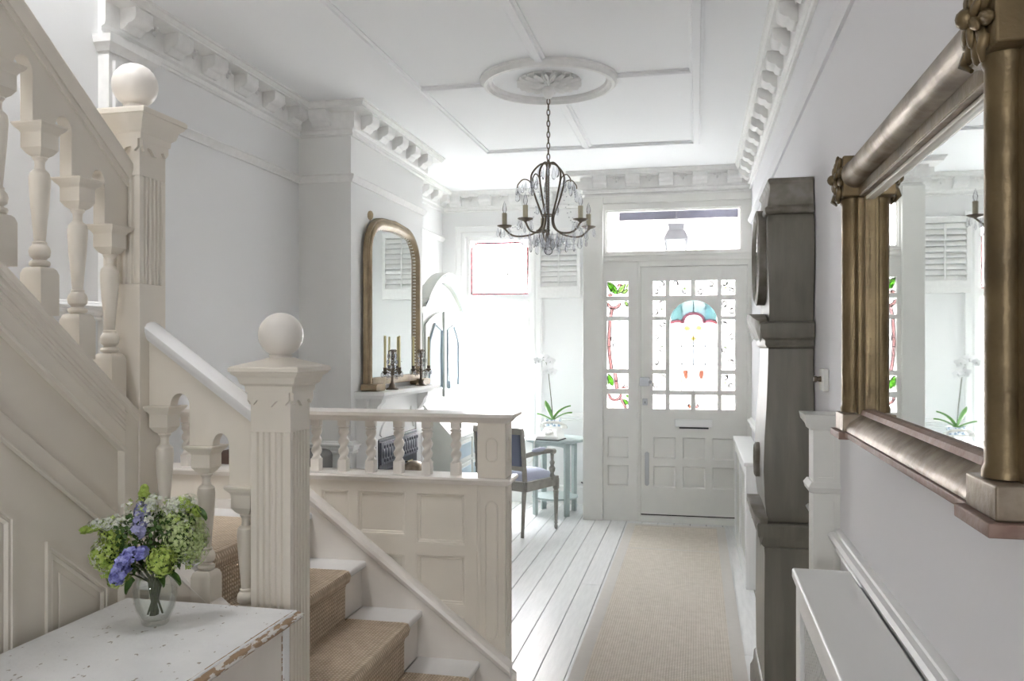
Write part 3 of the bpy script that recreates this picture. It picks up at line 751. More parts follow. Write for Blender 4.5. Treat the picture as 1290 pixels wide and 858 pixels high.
# newels
def newel(x0, y0, W, zb, zt, f0, f1, zc, rball):
    x1, y1 = x0+W, y0+W; cx_, cy_ = x0+W/2, y0+W/2
    m = MB().box(x0, x1, y0, y1, zb, f0).box(x0, x1, y0, y1, f1, zt)
    pts = []
    gs = [W*(.2+.15*i) for i in range(5)]; gw = .0055; gd = .0075
    side = [(0, 0)]
    for g in gs: side += [(g-gw, 0), (g-gw*.5, gd), (g+gw*.5, gd), (g+gw, 0)]
    for q in range(4):
        for (t, d) in side:
            pts.append([(x0+t, y0+d), (x1-d, y0+t), (x1-t, y1-d), (x0+d, y1-t)][q])
    m.prism(pts, 'z', f0, f1)
    po = obj('newel_post', m, 'cream', st, .002)
    # apron with a cut lower edge on each face
    m = MB()
    ap = [(0, 0), (W, 0), (W, -.03), (W*.9, -.045), (W*.8, -.028), (W*.68, -.032), (W*.55, -.052), (W*.45, -.052), (W*.32, -.032), (W*.2, -.028), (W*.1, -.045), (0, -.03)]
    for ax, c0, c1, o in (('y', y0-.010, y0+.001, x0), ('y', y1-.001, y1+.010, x0), ('x', x1-.001, x1+.010, y0), ('x', x0-.010, x0+.001, y0)):
        m.prism([(o+a, zt-.02+b*.8) for a, b in ap], ax, c0, c1)
    obj('carved_apron', m, 'cream', po)
    m = MB()
    sqp = [(x0, y0), (x0, y1), (x1, y1), (x1, y0)]
    h = zc-zt
    m.sweep(sqp, [(.0, zt-.02), (-.010, zt-.02), (-.012, zt-.002), (-.022, zt+.1*h), (-.028, zt+.45*h), (-.040, zt+.62*h), (-.042, zt+.72*h), (-.046, zt+.75*h), (-.046, zc-.003), (-.040, zc), (.0, zc)], f3, closed=True)
    m.sq([(W/2+.044, zc-.004), (W/2+.042, zc+.001), (.036, zc+.022), (.03, zc+.026)], (cx_, cy_, 0))
    obj('newel_cap', m, 'cream', po)
    m = MB().lathe([(.036, zc+.018), (.032, zc+.028), (.036, zc+.034)], (cx_, cy_, 0), 20)
    m.ball((cx_, cy_, zc+.028+rball), rball, 32, 20)
    obj('ball_finial', m, 'stairwhite', po)
    return po
newel(-1.256, 2.21, .125, 0, 1.335, .12, 1.20, 1.388, .065)
newel(-1.743, 2.21, .125, 0, 2.085, 1.634, 1.957, 2.150, .067)
# baluster: height from its cap downwards, base length varies
def baluster_mb(base):
    m = MB()
    m.sq([(.043, -.010), (.047, -.004), (.047, 0), (.0, 0)][::1], (0, 0, 0))
    m.sq([(.031, -.026), (.034, -.020), (.042, -.012), (.043, -.009)], (0, 0, 0))
    m.sq([(.012, -.086), (.022, -.078), (.031, -.064), (.031, -.026)], (0, 0, 0))
    m.lathe([(.018, -.084), (.019, -.088), (.013, -.096), (.012, -.110), (.014, -.118), (.019, -.122), (.024, -.128), (.026, -.140), (.026, -.155), (.0225, -.21), (.0175, -.26), (.014, -.305), (.018, -.308), (.018, -.312), (.0175, -.314), (.024, -.322), (.0265, -.332), (.024, -.345), (.016, -.352), (.016, -.355), (.024, -.358), (.026, -.364), (.024, -.370), (.018, -.372), (.018, -.375)][::-1], (0, 0, 0), 20)
    b = .032; zt = -.374
    m.lathe([(b*1.414, -base), (b*1.414, zt-.018), (b*1.22, zt-.005), (b*1.0, zt)], (0, 0, 0), 4, rot=PI/4)
    return m
BX = [-1.578, -1.437, -1.306]; BZ = [1.267, 1.150, 1.035]
bal = proto(baluster_mb(.50), 'cream', ang=30)
for x, z in zip(BX, BZ): inst(bal, 'baluster', st, (x, 2.2725, z))
MY = [2.158, 2.027, 1.889, 1.749, 1.61, 1.47]; MZ = [1.800+.845*(2.158-y) for y in MY]
for y, z in zip(MY, MZ): inst(bal, 'baluster', st, (-1.68, y, z))
# arcade boards over the balusters
def arcade(pos, zs, end_lo, end_hi, top, flip):
    # pos runs down-slope; returns polygon of (position, z)
    low = []
    n = len(pos)
    low.append((end_hi, zs[0]))
    for i in range(n):
        s = 1 if flip else -1          # direction of travel downhill
        a = pos[i]+s*.033; b = (pos[i+1]-s*.045) if i < n-1 else None
        if b is None:
            low.append((pos[i]+s*.02, zs[i])); low.append((end_lo, zs[i])); break
        c = (a+b)/2; r = abs(b-a)/2
        low.append((a, zs[i]))
        for q in range(0, 11):
            an = PI*q/10; low.append((c-s*r*math.cos(an), zs[i]+.002+.036*math.sin(an)))
        low.append((b, zs[i+1]))
    return low+[(end_lo, top(end_lo)), (end_hi, top(end_hi))]
topl = lambda x: 1.475-.70*(x+1.618)
obj('arcade_board', MB().prism(arcade(BX, BZ, -1.256, -1.618, topl, True), 'y', 2.253, 2.292), 'cream', st, .003)
topm = lambda y: 1.955-.768*(y-2.209)
obj('arcade_board', MB().prism(arcade(MY[::-1], MZ[::-1], 2.21, 1.42, topm, True), 'x', -1.70, -1.661), 'cream', st, .003)
# hand rails
hp = [(-.03, 0), (-.036, .014), (-.040, .024), (-.040, .036), (-.030, .048), (-.012, .054), (.012, .054), (.030, .048), (.040, .036), (.040, .024), (.036, .014), (.03, 0)]
obj('handrail', MB().bar((-1.618, 2.272, topl(-1.618)-.008), (-1.256, 2.272, topl(-1.256)-.008), hp, (0, -1, 0)), 'tread', st)
obj('handrail', MB().bar((-1.68, 2.21, topm(2.21)-.008), (-1.68, 1.2, topm(1.2)-.008), [(a, b*1.25) for a, b in hp], (1, 0, 0))
    .bar((-1.68, 2.21, topm(2.21)-.03), (-1.68, 1.2, topm(1.2)-.03), [(-.026, 0), (-.026, .02), (.026, .02), (.026, 0)], (1, 0, 0)), 'cream', st)
# string of the lower flight
sl = lambda x: .562+.78*(-1.327-x)
obj('string_board', MB().prism([(-1.618, sl(-1.618)+.05), (-1.131, sl(-1.131)+.05), (-1.131, 0), (-1.618, 0)], 'y', 2.252, 2.296), 'cream', st)
obj('string_cap', MB().bar((-1.618, 2.274, sl(-1.618)+.045), (-1.256, 2.274, sl(-1.256)+.045), [(-.03, 0), (-.034, .01), (-.03, .02), (.03, .02), (.034, .01), (.03, 0)], (0, 1, 0)), 'stairwhite', st)
# string and spandrel of the main flight
sm = lambda y: 1.25+.78*(2.209-y)
Y1, Y0 = 2.21, -.6
def slab(o0, o1, x0, x1, ya=Y0, yb=Y1):   # sloping strip between offsets under the string line
    return MB().prism([(yb, sm(yb)-o0), (ya, sm(ya)-o0), (ya, sm(ya)-o1), (yb, sm(yb)-o1)], 'x', x0, x1)
obj('spandrel_sheet', MB().prism([(Y1, 0), (Y1, sm(Y1)-.02), (Y0, sm(Y0)-.02), (Y0, 0)], 'x', -1.70, -1.645), 'cream', st)
s_ = slab(0, .155, -1.648, -1.622, yb=2.150)
obj('string_board', s_, 'cream', st, .003)
obj('string_cap', MB().bar((-1.665, 2.21, sm(2.21)-.012), (-1.665, Y0, sm(Y0)-.012), [(-.045, 0), (-.045, .02), (.04, .02), (.052, .012), (.052, .004), (.046, -.004), (.046, -.012), (.04, -.02), (-.045, -.02)], (1, 0, 0)), 'cream', st)
m = MB()
for o, r in ((.045, .006), (.062, .004), (.076, .006), (.092, .003)):
    m.bar((-1.622, 2.150, sm(2.150)-o), (-1.622, Y0, sm(Y0)-o), [(0, -r), (r*.8, -r*.5), (r*.8, r*.5), (0, r)], (1, 0, 0))
m.bar((-1.622, 2.150, sm(2.150)-.150), (-1.622, Y0, sm(Y0)-.150), [(-.01, -.006), (.002, -.008), (.005, 0), (.002, .006), (-.01, .006)], (1, 0, 0))
obj('string_moulding', m, 'cream', st)
obj('panel_rail', slab(.345, .405, -1.648, -1.632, yb=2.150), 'cream', st, .003)
obj('panel_rail', slab(.405, .414, -1.640, -1.6235), 'cream', st, .002)
obj('corner_stile', MB().box(-1.648, -1.622, 2.148, 2.21, 0, sm(2.18)-.02), 'cream', st, .003)
obj('skirting', MB().box(-1.645, -1.615, Y0, 2.21, 0, .13), 'cream', st, .005)
for (a, b) in ((1.868, 2.097), (1.53, 1.758)):
    top = lambda y: sm(y)-.575
    path = [(a, .2), (a, top(a)), (b, top(b)), (b, .2)]
    pn = obj('spandrel_panel', MB().sweep(path, [(-.001, -1.645), (-.001, -1.636), (.006, -1.636), (.008, -1.640), (.014, -1.640), (.018, -1.637), (.022, -1.641), (.024, -1.645)], lambda u, v, h: (h, u, v), closed=True), 'cream', st)
    q = [(a+.045, .26), (a+.045, top(a+.045)-.055), (b-.045, top(b-.045)-.055), (b-.045, .26)]
    obj('raised_field', MB().prism(q, 'x', -1.646, -1.640), 'cream', pn, .002)
# far side: low balustraded wall beside the flight
dw = thing('balustrade_wall', 'low panelled wall topped by barley twist balusters and white rails', 'balustrade', (-1.5, 3.32, 0))
YF = 3.268
DP = [(-1.535, -1.407, .66, .850), (-1.370, -1.162, .672, .850), (-1.114, -.909, .645, .850), (-1.370, -1.162, .40, .595), (-1.114, -.909, .40, .600), (-1.114, -.909, .20, .355)]
obj('wall_body', MB().box(LW+.002, -.858, YF+.012, 3.37, 0, .892), 'cream', dw)
obj('panel_frame', board((-1.60, -.858, .0, .892), DP, YF, YF+.013), 'cream', dw, .002)
obj('wall_facing', MB().box(LW+.002, -1.60, YF, YF+.013, .75, .892), 'cream', dw)
for (a, b, c, d) in DP:
    pn = obj('panel_bead', MB().sweep([(a, c), (a, d), (b, d), (b, c)], [(0, YF+.013), (.016, YF+.013), (.013, YF+.008), (.007, YF+.006), (.004, YF+.001), (0, YF+.001)], lambda u, v, h: (u, h, v), closed=True), 'cream', dw)
# wall string between treads and sloping cap
sr = lambda x: .806-.762*(x+1.567)
obj('wall_string', MB().prism([(-1.60, sr(-1.60)), (-.858, sr(-.858)), (-.70, sr(-.70)), (-.70, sr(-.70)-.06), (-.858, 0), (-1.60, 0)], 'y', YF-.012, YF+.004), 'stairwhite', dw)
obj('string_cap', MB().bar((-1.60, YF, sr(-1.60)), (-.715, YF, sr(-.715)), [(-.004, -.03), (.014, -.03), (.02, -.02), (.034, -.012), (.040, .004), (.036, .02), (.024, .03), (.014, .034), (-.004, .034)], (0, -1, 0)), 'stairwhite', dw)
obj('skirting', MB().box(LW+.002, -1.60, YF-.008, YF+.002, .75, .79), 'stairwhite', dw)
# end post
po = obj('end_post', MB().box(-.858, -.741, YF-.002, YF+.115, 0, 1.142), 'cream', dw, .003)
def capsule(m, u0, z0, z1, r, ax, c, depth=.004):
    path = [(u0+r*math.cos(R(a)), z1+r*math.sin(R(a))) for a in range(0, 181, 15)]+[(u0+r*math.cos(R(a)), z0+r*math.sin(R(a))) for a in range(180, 361, 15)]
    s = -1 if ax == 'y' else 1
    prof = [(-.003, 0), (-.001, depth), (.003, depth), (.004, 0)]
    f = (lambda u, v, h: (u, c-h, v)) if ax == 'y' else (lambda u, v, h: (c+h, u, v))
    m.sweep(path, prof, f, closed=True)
m = MB()
capsule(m, -.80, 1.005, 1.055, .022, 'y', YF-.002); capsule(m, -.80, .30, .80, .024, 'y', YF-.002)
m.prism([(-.80+.018*math.cos(2*PI*i/20), (1.055 if i < 10 else 1.005)+.018*math.sin(2*PI*i/20)) for i in range(20)], 'y', YF-.003, YF)
capsule(m, YF+.056, 1.005, 1.055, .020, 'x', -.741); capsule(m, YF+.056, .30, .80, .022, 'x', -.741)
m.box(-.845, -.842, YF-.004, YF, .26, .86).box(-.757, -.754, YF-.004, YF, .26, .86)
obj('fluted_recess', m, 'cream', po)
obj('post_foot', MB().sweep([(-.858, YF-.002), (-.741, YF-.002), (-.741, YF+.115), (-.858, YF+.115)], [(0, 0), (.016, 0), (.016, .10), (.006, .115), (0, .118)], f3, closed=True), 'cream', po)
def railwrap(name, z0, prof, y0=YF, y1=3.383, x1=-.741):
    m = MB().sweep([(LW+.002, y0), (x1, y0), (x1, y1), (LW+.002, y1)], [(u, z0+h) for u, h in prof], f3)
    m.box(LW+.002, x1+.004, y0-.004, y1+.004, z0+.002, z0+max(h for u, h in prof))
    return obj(name, m, 'stairwhite', dw)
railwrap('top_rail', 1.138, [(-.004, 0), (.006, 0), (.010, .008), (.022, .018), (.034, .024), (.036, .038), (-.004, .038)])
railwrap('base_rail', .890, [(-.004, 0), (.010, 0), (.014, .010), (.020, .012), (.024, .020), (.020, .028), (-.004, .028)])
def twist_mb():
    m = MB().box(-.019, .019, -.019, .019, -.001, .052).box(-.019, .019, -.019, .019, .193, .222)
    n = 44; z0, z1 = .050, .180
    prof = []
    for i in range(n+1):
        z = z0+(z1-z0)*i/n; prof.append((.0185, z))
    m.lathe(prof, (0, 0, 0), 14, twist=lambda a, z: 1+.24*math.sin(2*a-(z-z0)/(z1-z0)*2*PI*3.2))
    m.lathe([(.017, .178), (.024, .181), (.024, .186), (.017, .189), (.022, .194)], (0, 0, 0), 14)
    return m
tw = proto(twist_mb(), 'stairwhite', ang=60)
x = -.962
while x > LW+.05:
    inst(tw, 'twist_baluster', dw, (x, YF+.055, .917)); x -= .1235
# stair runner
ru = []
def rs(x, z): ru.append((x, z))
for k in range(4):
    xn = NX[k]; zt = RZ[k]; zb = RZ[k]-.187
    rs(xn-.019, zb+.002 if k == 0 else zb+.006); rs(xn-.018, zt-.06); rs(xn-.012, zt-.035)
    rs(xn+.002, zt-.024); rs(xn+.006, zt-.010); rs(xn+.001, zt+.000); rs(xn-.012, zt+.002)
    xe = (NX[k+1]-.024) if k < 3 else -2.22
    rs(xn-.06, zt+.001); rs(xe, zt+.001)
L_ = [0]
for a, b in zip(ru[:-1], ru[1:]): L_.append(L_[-1]+math.dist(a, b))
obj_r = obj('stair_runner', MB().sweep(ru, [(0, 2.47), (.011, 2.47), (.0125, 2.476), (.0125, 3.054), (.011, 3.06), (0, 3.06)], lambda a, b, h: (a, h, b)), 'sisal', None, ang=50, uvf=lambda v, i: (L_[min(i//6, len(L_)-1)], v[1]))
tag(obj_r, 'brown sisal runner carpet laid over the white stairs and landing', 'stair runner')

# ================================================================== LEFT ROOM
# fireplace surround
fs = thing('fireplace_surround', 'white carved mantelpiece standing against the chimney breast', 'fireplace', (-1.95, 5.3, 0))
FX = -2.012
jm = MB()
for a, b in ((4.775, 4.93), (5.66, 5.83)):
    obj('jamb', board((a, b, 0, 1.0), [(a+.03, b-.03, .18, .82)], FX-.0, -1.93, 'x').box(FX, -1.945, a+.02, b-.02, .15, .85), 'white', fs, .004)
    obj('plinth_block', MB().box(FX, -1.905, a-.012, b+.012, 0, .16), 'white', fs, .004)
    obj('bracket', MB().prism([(FX, 1.13), (-1.86, 1.13), (-1.865, 1.10), (-1.89, 1.075), (-1.90, 1.04), (-1.93, 1.0), (-1.935, .93), (FX, .93)], 'y', (a+b)/2-.035, (a+b)/2+.035), 'white', fs, .004)
obj('frieze', MB().box(FX, -1.94, 4.77, 5.835, .86, 1.13), 'white', fs, .003)
m = MB().sweep([(5.0+.0, .87)]+[(5.295+.33*math.cos(R(180-a)), .86+.16*math.sin(R(180-a))) for a in range(10, 175, 10)], [(0, -1.94), (.012, -1.94), (.010, -1.93), (.002, -1.93)], lambda u, v, h: (h, u, v))
m.ball((-1.938, 5.0, 1.0), .03, 10, 6, sx=.3).ball((-1.938, 5.58, 1.0), .03, 10, 6, sx=.3)
obj('carved_arch', m, 'plaster', fs)
m = MB().sweep([(FX, 4.765), (-1.84, 4.765), (-1.84, 5.845), (FX, 5.845)], [(.0, 1.125), (.006, 1.125), (.012, 1.14), (.02, 1.148), (.022, 1.168), (.0, 1.168)], f3).box(FX, -1.838, 4.763, 5.847, 1.126, 1.168)
obj('mantel_shelf', m, 'white', fs)
fi = thing('cast_iron_grate', 'black cast iron fire grate with relief panels inside the white mantelpiece', 'fire grate', (-1.95, 5.3, 0))
obj('iron_frame', board((4.932, 5.658, .0, .858), [(5.03, 5.56, .0, .66)], -2.15, -1.925, 'x'), 'iron', fi, .004)
m = MB().box(-1.926, -1.916, 4.95, 5.64, .70, .84)
random.seed(5)
for i in range(14):
    y = 4.985+i*.048
    m.ball((-1.916, y, .77), .022, 8, 5, sz=1.5, sx=.35); m.ball((-1.914, y+.024, .81), .012, 6, 4, sx=.5); m.ball((-1.914, y+.024, .725), .012, 6, 4, sx=.5)
obj('relief_frieze', m, 'ironrelief', fi)
m = MB().prism([(-2.06, .66), (-1.915, .62), (-1.90, .60), (-1.90, .585), (-2.06, .60)], 'y', 5.02, 5.57)
obj('hood', m, 'ironrelief', fi, .004)
obj('tiled_cheek', MB().box(-1.93, -1.921, 5.46, 5.56, .0, .66), mat('straw_tile', (.50, .42, .25), .4, col2=(.12, .10, .06), vscale=24, lo=.42, hi=.5), fi)
obj('basket', MB().tube([(-1.93, 5.05, .35), (-1.88, 5.15, .35), (-1.87, 5.3, .35), (-1.88, 5.42, .35), (-1.93, 5.54, .35)], .01, 6).tube([(-1.93, 5.05, .20), (-1.88, 5.15, .20), (-1.87, 5.3, .20), (-1.88, 5.42, .20), (-1.93, 5.54, .20)], .01, 6), 'iron', fi)
fsn = thing('globe_ornament', 'round pale globe ornament standing in front of the grate', 'ornament', (-1.72, 5.0, 0))
obj('stand', MB().lathe([(.09, 0), (.09, .02), (.02, .05), (.015, .5), (.03, .54)], (-1.72, 5.0, 0), 16), 'bronze', fsn)
obj('globe', MB().ball((-1.72, 5.0, .63), .10, 20, 14), 'giltworn', fsn)
# arched overmantel mirror
om = thing('arched_mirror', 'tall arched mirror in a soft gold frame on the mantelpiece', 'mirror', (-1.95, 5.34, 1.168))
ya, yb, zt_, zb_ = 4.845, 5.845, 2.29, 1.20
def archpath(i=0):
    p = [(ya+i, zb_)]
    rx_, rz_ = .30, .24
    for a in range(180, 89, -9): p.append((ya+i+rx_-0+(rx_)*math.cos(R(a)), 2.03+(rz_-i)*math.sin(R(a))+0))
    p.append(((ya+yb)/2, 2.03+rz_-i+.012))
    for a in range(90, -1, -9): p.append((yb-i-rx_+rx_*math.cos(R(a)), 2.03+(rz_-i)*math.sin(R(a))))
    p.append((yb-i, zb_)); return p
fr = [(0, -1.995), (0, -1.968), (.006, -1.962), (.016, -1.964), (.021, -1.956), (.038, -1.950), (.054, -1.957), (.058, -1.966), (.070, -1.970), (.076, -1.980), (.076, -1.995)]
obj('frame', MB().sweep(archpath(), fr, lambda u, v, h: (h, u, v)).box(-1.995, -1.950, ya+.05, yb-.05, 1.20, 1.245), 'gold', om, ang=50)
for a, b in ((ya-.035, ya+.125), (yb-.125, yb+.035)):
    obj('foot', MB().prism([(a+.02, 1.168), (b-.02, 1.168), (b, 1.176), (b, 1.20), (b-.008, 1.206), (b-.02, 1.212), (a+.02, 1.212), (a+.008, 1.206), (a, 1.20), (a, 1.176)], 'x', -2.0, -1.895), 'gold', om, .004)
pth = archpath()
inner = MB().sweep(pth, [(.084, -1.984), (.084, -1.989), (.5, -1.989)], lambda u, v, h: (h, u, v))
ip = []
for i in range(len(pth)):
    a = Vector(pth[max(i-1, 0)]); b = Vector(pth[min(i+1, len(pth)-1)]); d = (b-a).normalized(); ip.append((pth[i][0]+d.y*.074, pth[i][1]-d.x*.074))
obj('mirror_glass', MB().prism(ip, 'x', -1.990, -1.984), 'mirror', om)
m = MB()
tl = 0; seglen = 0
for a, b in zip(ip[:-1], ip[1:]):
    L = math.dist(a, b); k = max(1, int(L/.022))
    for q in range(k): m.ball((-1.980, a[0]+(b[0]-a[0])*q/k, a[1]+(b[1]-a[1])*q/k), .0075, 6, 4)
tag(obj('beading', m, 'pearl', om), kind='stuff')
obj('crest', MB().ball((-1.96, ya+.03, 2.25), .02, 8, 5, sz=1.5), 'gold', om)
# candelabra
def candelabrum(loc, label, yaw):
    t = thing('candelabrum', label, 'candelabrum', (0, 0, 0), 'candelabra on the mantelpiece')
    obj('base', MB().lathe([(.040, 0), (.041, .004), (.036, .008), (.022, .016), (.018, .03), (.010, .045), (.009, .06)], (0, 0, 0), 16), 'bronze', t)
    obj('stem', MB().lathe([(.007, .05), (.009, .07), (.007, .09), (.010, .11), (.013, .118), (.007, .126), (.006, .15), (.012, .16), (.008, .17), (.006, .19), (.013, .205), (.008, .215), (.006, .24), (.012, .246), (.003, .252)], (0, 0, 0), 10), 'bronze', t)
    for s in (-1, 1):
        pts = [(0, s*(.005+.053*math.sin(PI/2*i/8)), .095+.022*math.sin(PI*i/8*1.0)-.012*i/8+(.022*(i/8)**3)) for i in range(9)]
        ar = obj('arm', MB().tube(pts, .0035, 6).tube([(.0, s*.02, .105), (.02, s*.03, .10), (.035, s*.03, .108), (.03, s*.03, .12)], .0025, 5), 'bronze', t)
        cu = obj('candle_cup', MB().lathe([(.004, .095), (.018, .112), (.02, .116), (.011, .118), (.012, .135), (.013, .14)], (0, s*.057, 0), 12), 'bronze', t)
        obj('candle', MB().lathe([(.0082, .135), (.0076, .34), (.003, .343)], (0, s*.057, 0), 12), 'candle', t)
        m = MB()
        for k in range(5):
            a = 2*PI*k/5
            m.ball((.021*math.cos(a), s*.057+.021*math.sin(a), .093), .0065, 6, 5, sz=2.6)
        for k in range(3): m.ball((.0, s*(.012+.014*k), .085-.006*k), .0045, 6, 5, sz=2.2)
        obj('crystal_drop', m, 'crystal', t)
    m = MB()
    for k in range(6):
        a = 2*PI*k/6+.3; x, y = .026*math.cos(a), .026*math.sin(a)
        m.ball((x, y, .212), .007, 6, 5, sz=2.6); m.ball((x*1.2, y*1.2, .175), .0075, 6, 5, sz=2.2); m.ball((x*.9, y*.9, .145), .006, 6, 5, sz=2.0)
    obj('crystal_drop', m, 'crystal', t)
    m = MB()
    for k in range(6):
        a = 2*PI*k/6+.3; x, y = math.cos(a), math.sin(a)
        m.tube([(0, 0, .242), (x*.014, y*.014, .252), (x*.026, y*.026, .245), (x*.026, y*.026, .228)], .0018, 5)
        m.ball((x*.022, y*.022, .243), .004, 6, 4)
    obj('crown', m, 'bronze', t)
    t.location = loc; t.rotation_euler = (0, 0, R(yaw)); return t
candelabrum((-1.892, 5.075, 1.168), 'crystal hung bronze candelabrum near the left end of the mantelpiece', -32)
c2 = candelabrum((-1.882, 5.62, 1.168), 'crystal hung bronze candelabrum at the window end of the mantelpiece', -52)
# bureau cabinet in the alcove
bu = thing('bureau_cabinet', 'pale grey bureau cabinet with arched top in the alcove by the window', 'bureau', (-2.08, 6.75, 0))
BY0, BY1 = 6.24, 7.28
obj('lower_case', MB().prism([(-2.345, 0.03), (-1.83, .03), (-1.83, .715), (-2.08, .985), (-2.345, .985)], 'y', BY0, BY1), 'bureau', bu, .004)
obj('plinth', MB().box(-2.345, -1.815, BY0-.01, BY1+.01, 0, .07), 'bureau', bu, .004)
obj('slope_edge', MB().prism([(-1.83, .71), (-1.815, .70), (-1.815, .725), (-2.075, 1.0), (-2.085, .99)], 'y', BY0-.012, BY1+.012), 'bureau', bu)
for j, (a, b) in enumerate(((.10, .29), (.31, .50), (.52, .69))):
    for (u, v) in ((BY0+.03, 6.745), (6.775, BY1-.03)):
        d_ = obj('drawer', MB().box(-1.832, -1.818, u, v, a, b), 'bureau', bu, .003)
        obj('drawer_field', MB().box(-1.82, -1.815, u+.03, v-.03, a+.03, b-.03), 'bureaublue', d_, .002)
obj('fall_front', MB().prism([(-1.845, .745), (-1.838, .752), (-2.06, .985), (-2.068, .978)], 'y', BY0+.04, BY1-.04), 'bureau', bu)
obj('upper_case', MB().box(-2.345, -2.08, BY0+.02, BY1-.02, .985, 1.78), 'bureau', bu, .004)
def arcz(y, base, rise, half=.52): return base+rise*max(0, math.cos((y-6.76)/half*PI/2*.92))**.8
ys = [BY0-.03+(BY1-BY0+.06)*i/24 for i in range(25)]
obj('arched_top', MB().prism([(BY0, 1.70)]+[(min(max(y, BY0+.0), BY1), arcz(y, 1.72, .24)) for y in ys]+[(BY1, 1.70)], 'x', -2.345, -2.078), 'bureau', bu)
pa = MB().sweep([(y, arcz(y, 1.745, .25)) for y in ys], [(.02, -2.10), (.02, -2.05), (-.012, -2.04), (-.022, -2.03), (-.04, -2.02), (-.05, -2.0), (-.06, -2.0), (-.06, -2.10)], lambda u, v, h: (h, u, v))
obj('arched_cornice', pa, 'bureau', bu, ang=45)
obj('arch_fascia', MB().sweep([(y, arcz(y, 1.745, .25)) for y in ys], [(.022, -2.052), (-.035, -2.016), (-.035, -2.012), (.022, -2.046)], lambda u, v, h: (h, u, v)), 'bureaublue', bu, ang=45)
for (u, v, hi) in ((BY0+.04, 6.745, 0), (6.775, BY1-.04, 1)):
    def top2(y): return arcz(y, 1.56, .17)
    n = 8; yy_ = [u+(v-u)*i/n for i in range(n+1)]
    dr = obj('cabinet_door', MB().prism([(u, 1.02)]+[(y, top2(y)) for y in yy_]+[(v, 1.02)], 'x', -2.078, -2.062), 'bureau', bu, .003)
    outer, inn = (u+.06, v-.06) if not hi else (v-.06, u+.06)
    pf = [(u+.06, 1.09), (u+.06, 1.48 if not hi else 1.58), ((u+v)/2+(-.02 if not hi else .02), 1.63), (v-.06, 1.58 if not hi else 1.48), (v-.06, 1.09)]
    fld = obj('door_field', MB().prism(pf, 'x', -2.063, -2.058), 'bureaublue', dr)
    obj('field_bead', MB().sweep(pf, [(0, -2.06), (0, -2.050), (.012, -2.046), (.018, -2.06)], lambda a, b, h: (h, a, b), closed=True), 'bureaublue', dr)
obj('centre_stile', MB().box(-2.064, -2.048, 6.735, 6.785, 1.02, 1.73), 'bureau', bu, .003)
ks = obj('key_tassel', MB().tube([(-2.045, 6.80, 1.26), (-2.030, 6.80, 1.25), (-2.028, 6.80, 1.15)], .003, 5).lathe([(.006, 1.15), (.012, 1.14), (.016, 1.09), (.014, 1.085)], (-2.028, 6.80, 0), 8), 'bureaublue', bu)
# settee behind the balustrade
se = thing('grey_settee', 'low dark grey settee against the left wall seen between the balusters', 'settee', (-2.05, 4.0, 0))
obj('seat_base', MB().box(-2.30, -1.70, 3.52, 4.60, .12, .40), 'settee', se, .03, seg=3)
obj('backrest', MB().box(-2.32, -2.08, 3.52, 4.62, .38, .845), 'settee', se, .04, seg=3)
for y in (3.50, 4.50): obj('armrest', MB().box(-2.30, -1.72, y, y+.12, .38, .60), 'settee', se, .03, seg=3)
for x in (-2.25, -1.75):
    for y in (3.56, 4.56): obj('leg', MB().lathe([(.015, 0), (.025, .13)], (x, y, 0), 10), 'brown', se)
cu = tag(obj('leather_bag', MB().prism([(3.66, .846), (3.94, .846), (3.92, .90), (3.87, .93), (3.73, .93), (3.68, .90)], 'x', -2.30, -2.16), 'brown', None, .015), 'dark brown leather bag lying on top of the grey settee back', 'bag')

# ------------------------------------------------------------------ chair
ch = thing('armchair', 'grey painted open armchair with blue grey linen back beside the round table', 'chair', (0, 0, 0))
def cbox(m, x0, x1, y0, y1, z0, z1): return m.box(x0, x1, y0, y1, z0, z1)
for s in (-1, 1):
    obj('back_leg', MB().tube([(s*.225, -.235, 0), (s*.225, -.215, .25), (s*.225, -.20, .42), (s*.225, -.215, .60), (s*.225, -.245, .825)], [.016, .019, .024, .023, .021], 4), 'chair', ch)
    obj('front_leg', MB().lathe([(.010, 0), (.014, .012), (.014, .03), (.010, .04), (.015, .05), (.012, .06), (.021, .28), (.024, .30), (.018, .31), (.026, .325), (.026, .40)], (s*.25, .235, 0), 14), 'chair', ch)
    ar = obj('armrest', MB().tube([(s*.225, -.225, .61), (s*.245, -.08, .625), (s*.262, .06, .632), (s*.262, .15, .625)], [.018, .020, .022, .018], 8).lathe([(.022, -.02), (.024, 0), (.02, .02)], (s*.262, .165, .62), 12, mtx=Matrix.Rotation(R(90), 4, 'X')), 'chair', ch)
    obj('arm_pad', MB().ball((s*.253, -.03, .648), .11, 12, 8, sz=.16, sx=.22, sy=1.0), 'seat', ar)
    obj('arm_support', MB().lathe([(.018, .40), (.02, .43), (.014, .45), (.024, .47), (.026, .49), (.014, .51), (.018, .52), (.022, .535), (.012, .55), (.015, .60), (.017, .625)], (s*.258, .16, 0), 12), 'chair', ch)
obj('seat_rail', MB().box(-.262, .262, .215, .262, .345, .42).box(-.24, .24, -.235, -.195, .345, .42).box(-.262, -.222, -.22, .24, .345, .42).box(.222, .262, -.22, .24, .345, .42), 'chair', ch, .006)
m = MB(); n = 12
vs = []
for j in range(n+1):
    for i in range(n+1):
        u, v = i/n*2-1, j/n*2-1
        w = .245 if v > -.2 else .235
        vs.append((u*w, v*.225+.02, .415+.075*(max(0, 1-abs(u)**4)*max(0, 1-abs(v)**4))**.5))
fsq = [(j*(n+1)+i, j*(n+1)+i+1, (j+1)*(n+1)+i+1, (j+1)*(n+1)+i) for j in range(n) for i in range(n)]
m.add(vs, fsq); m.box(-.240, .240, -.200, .240, .41, .425)
obj('seat_cushion', m, 'seat', ch, ang=60)
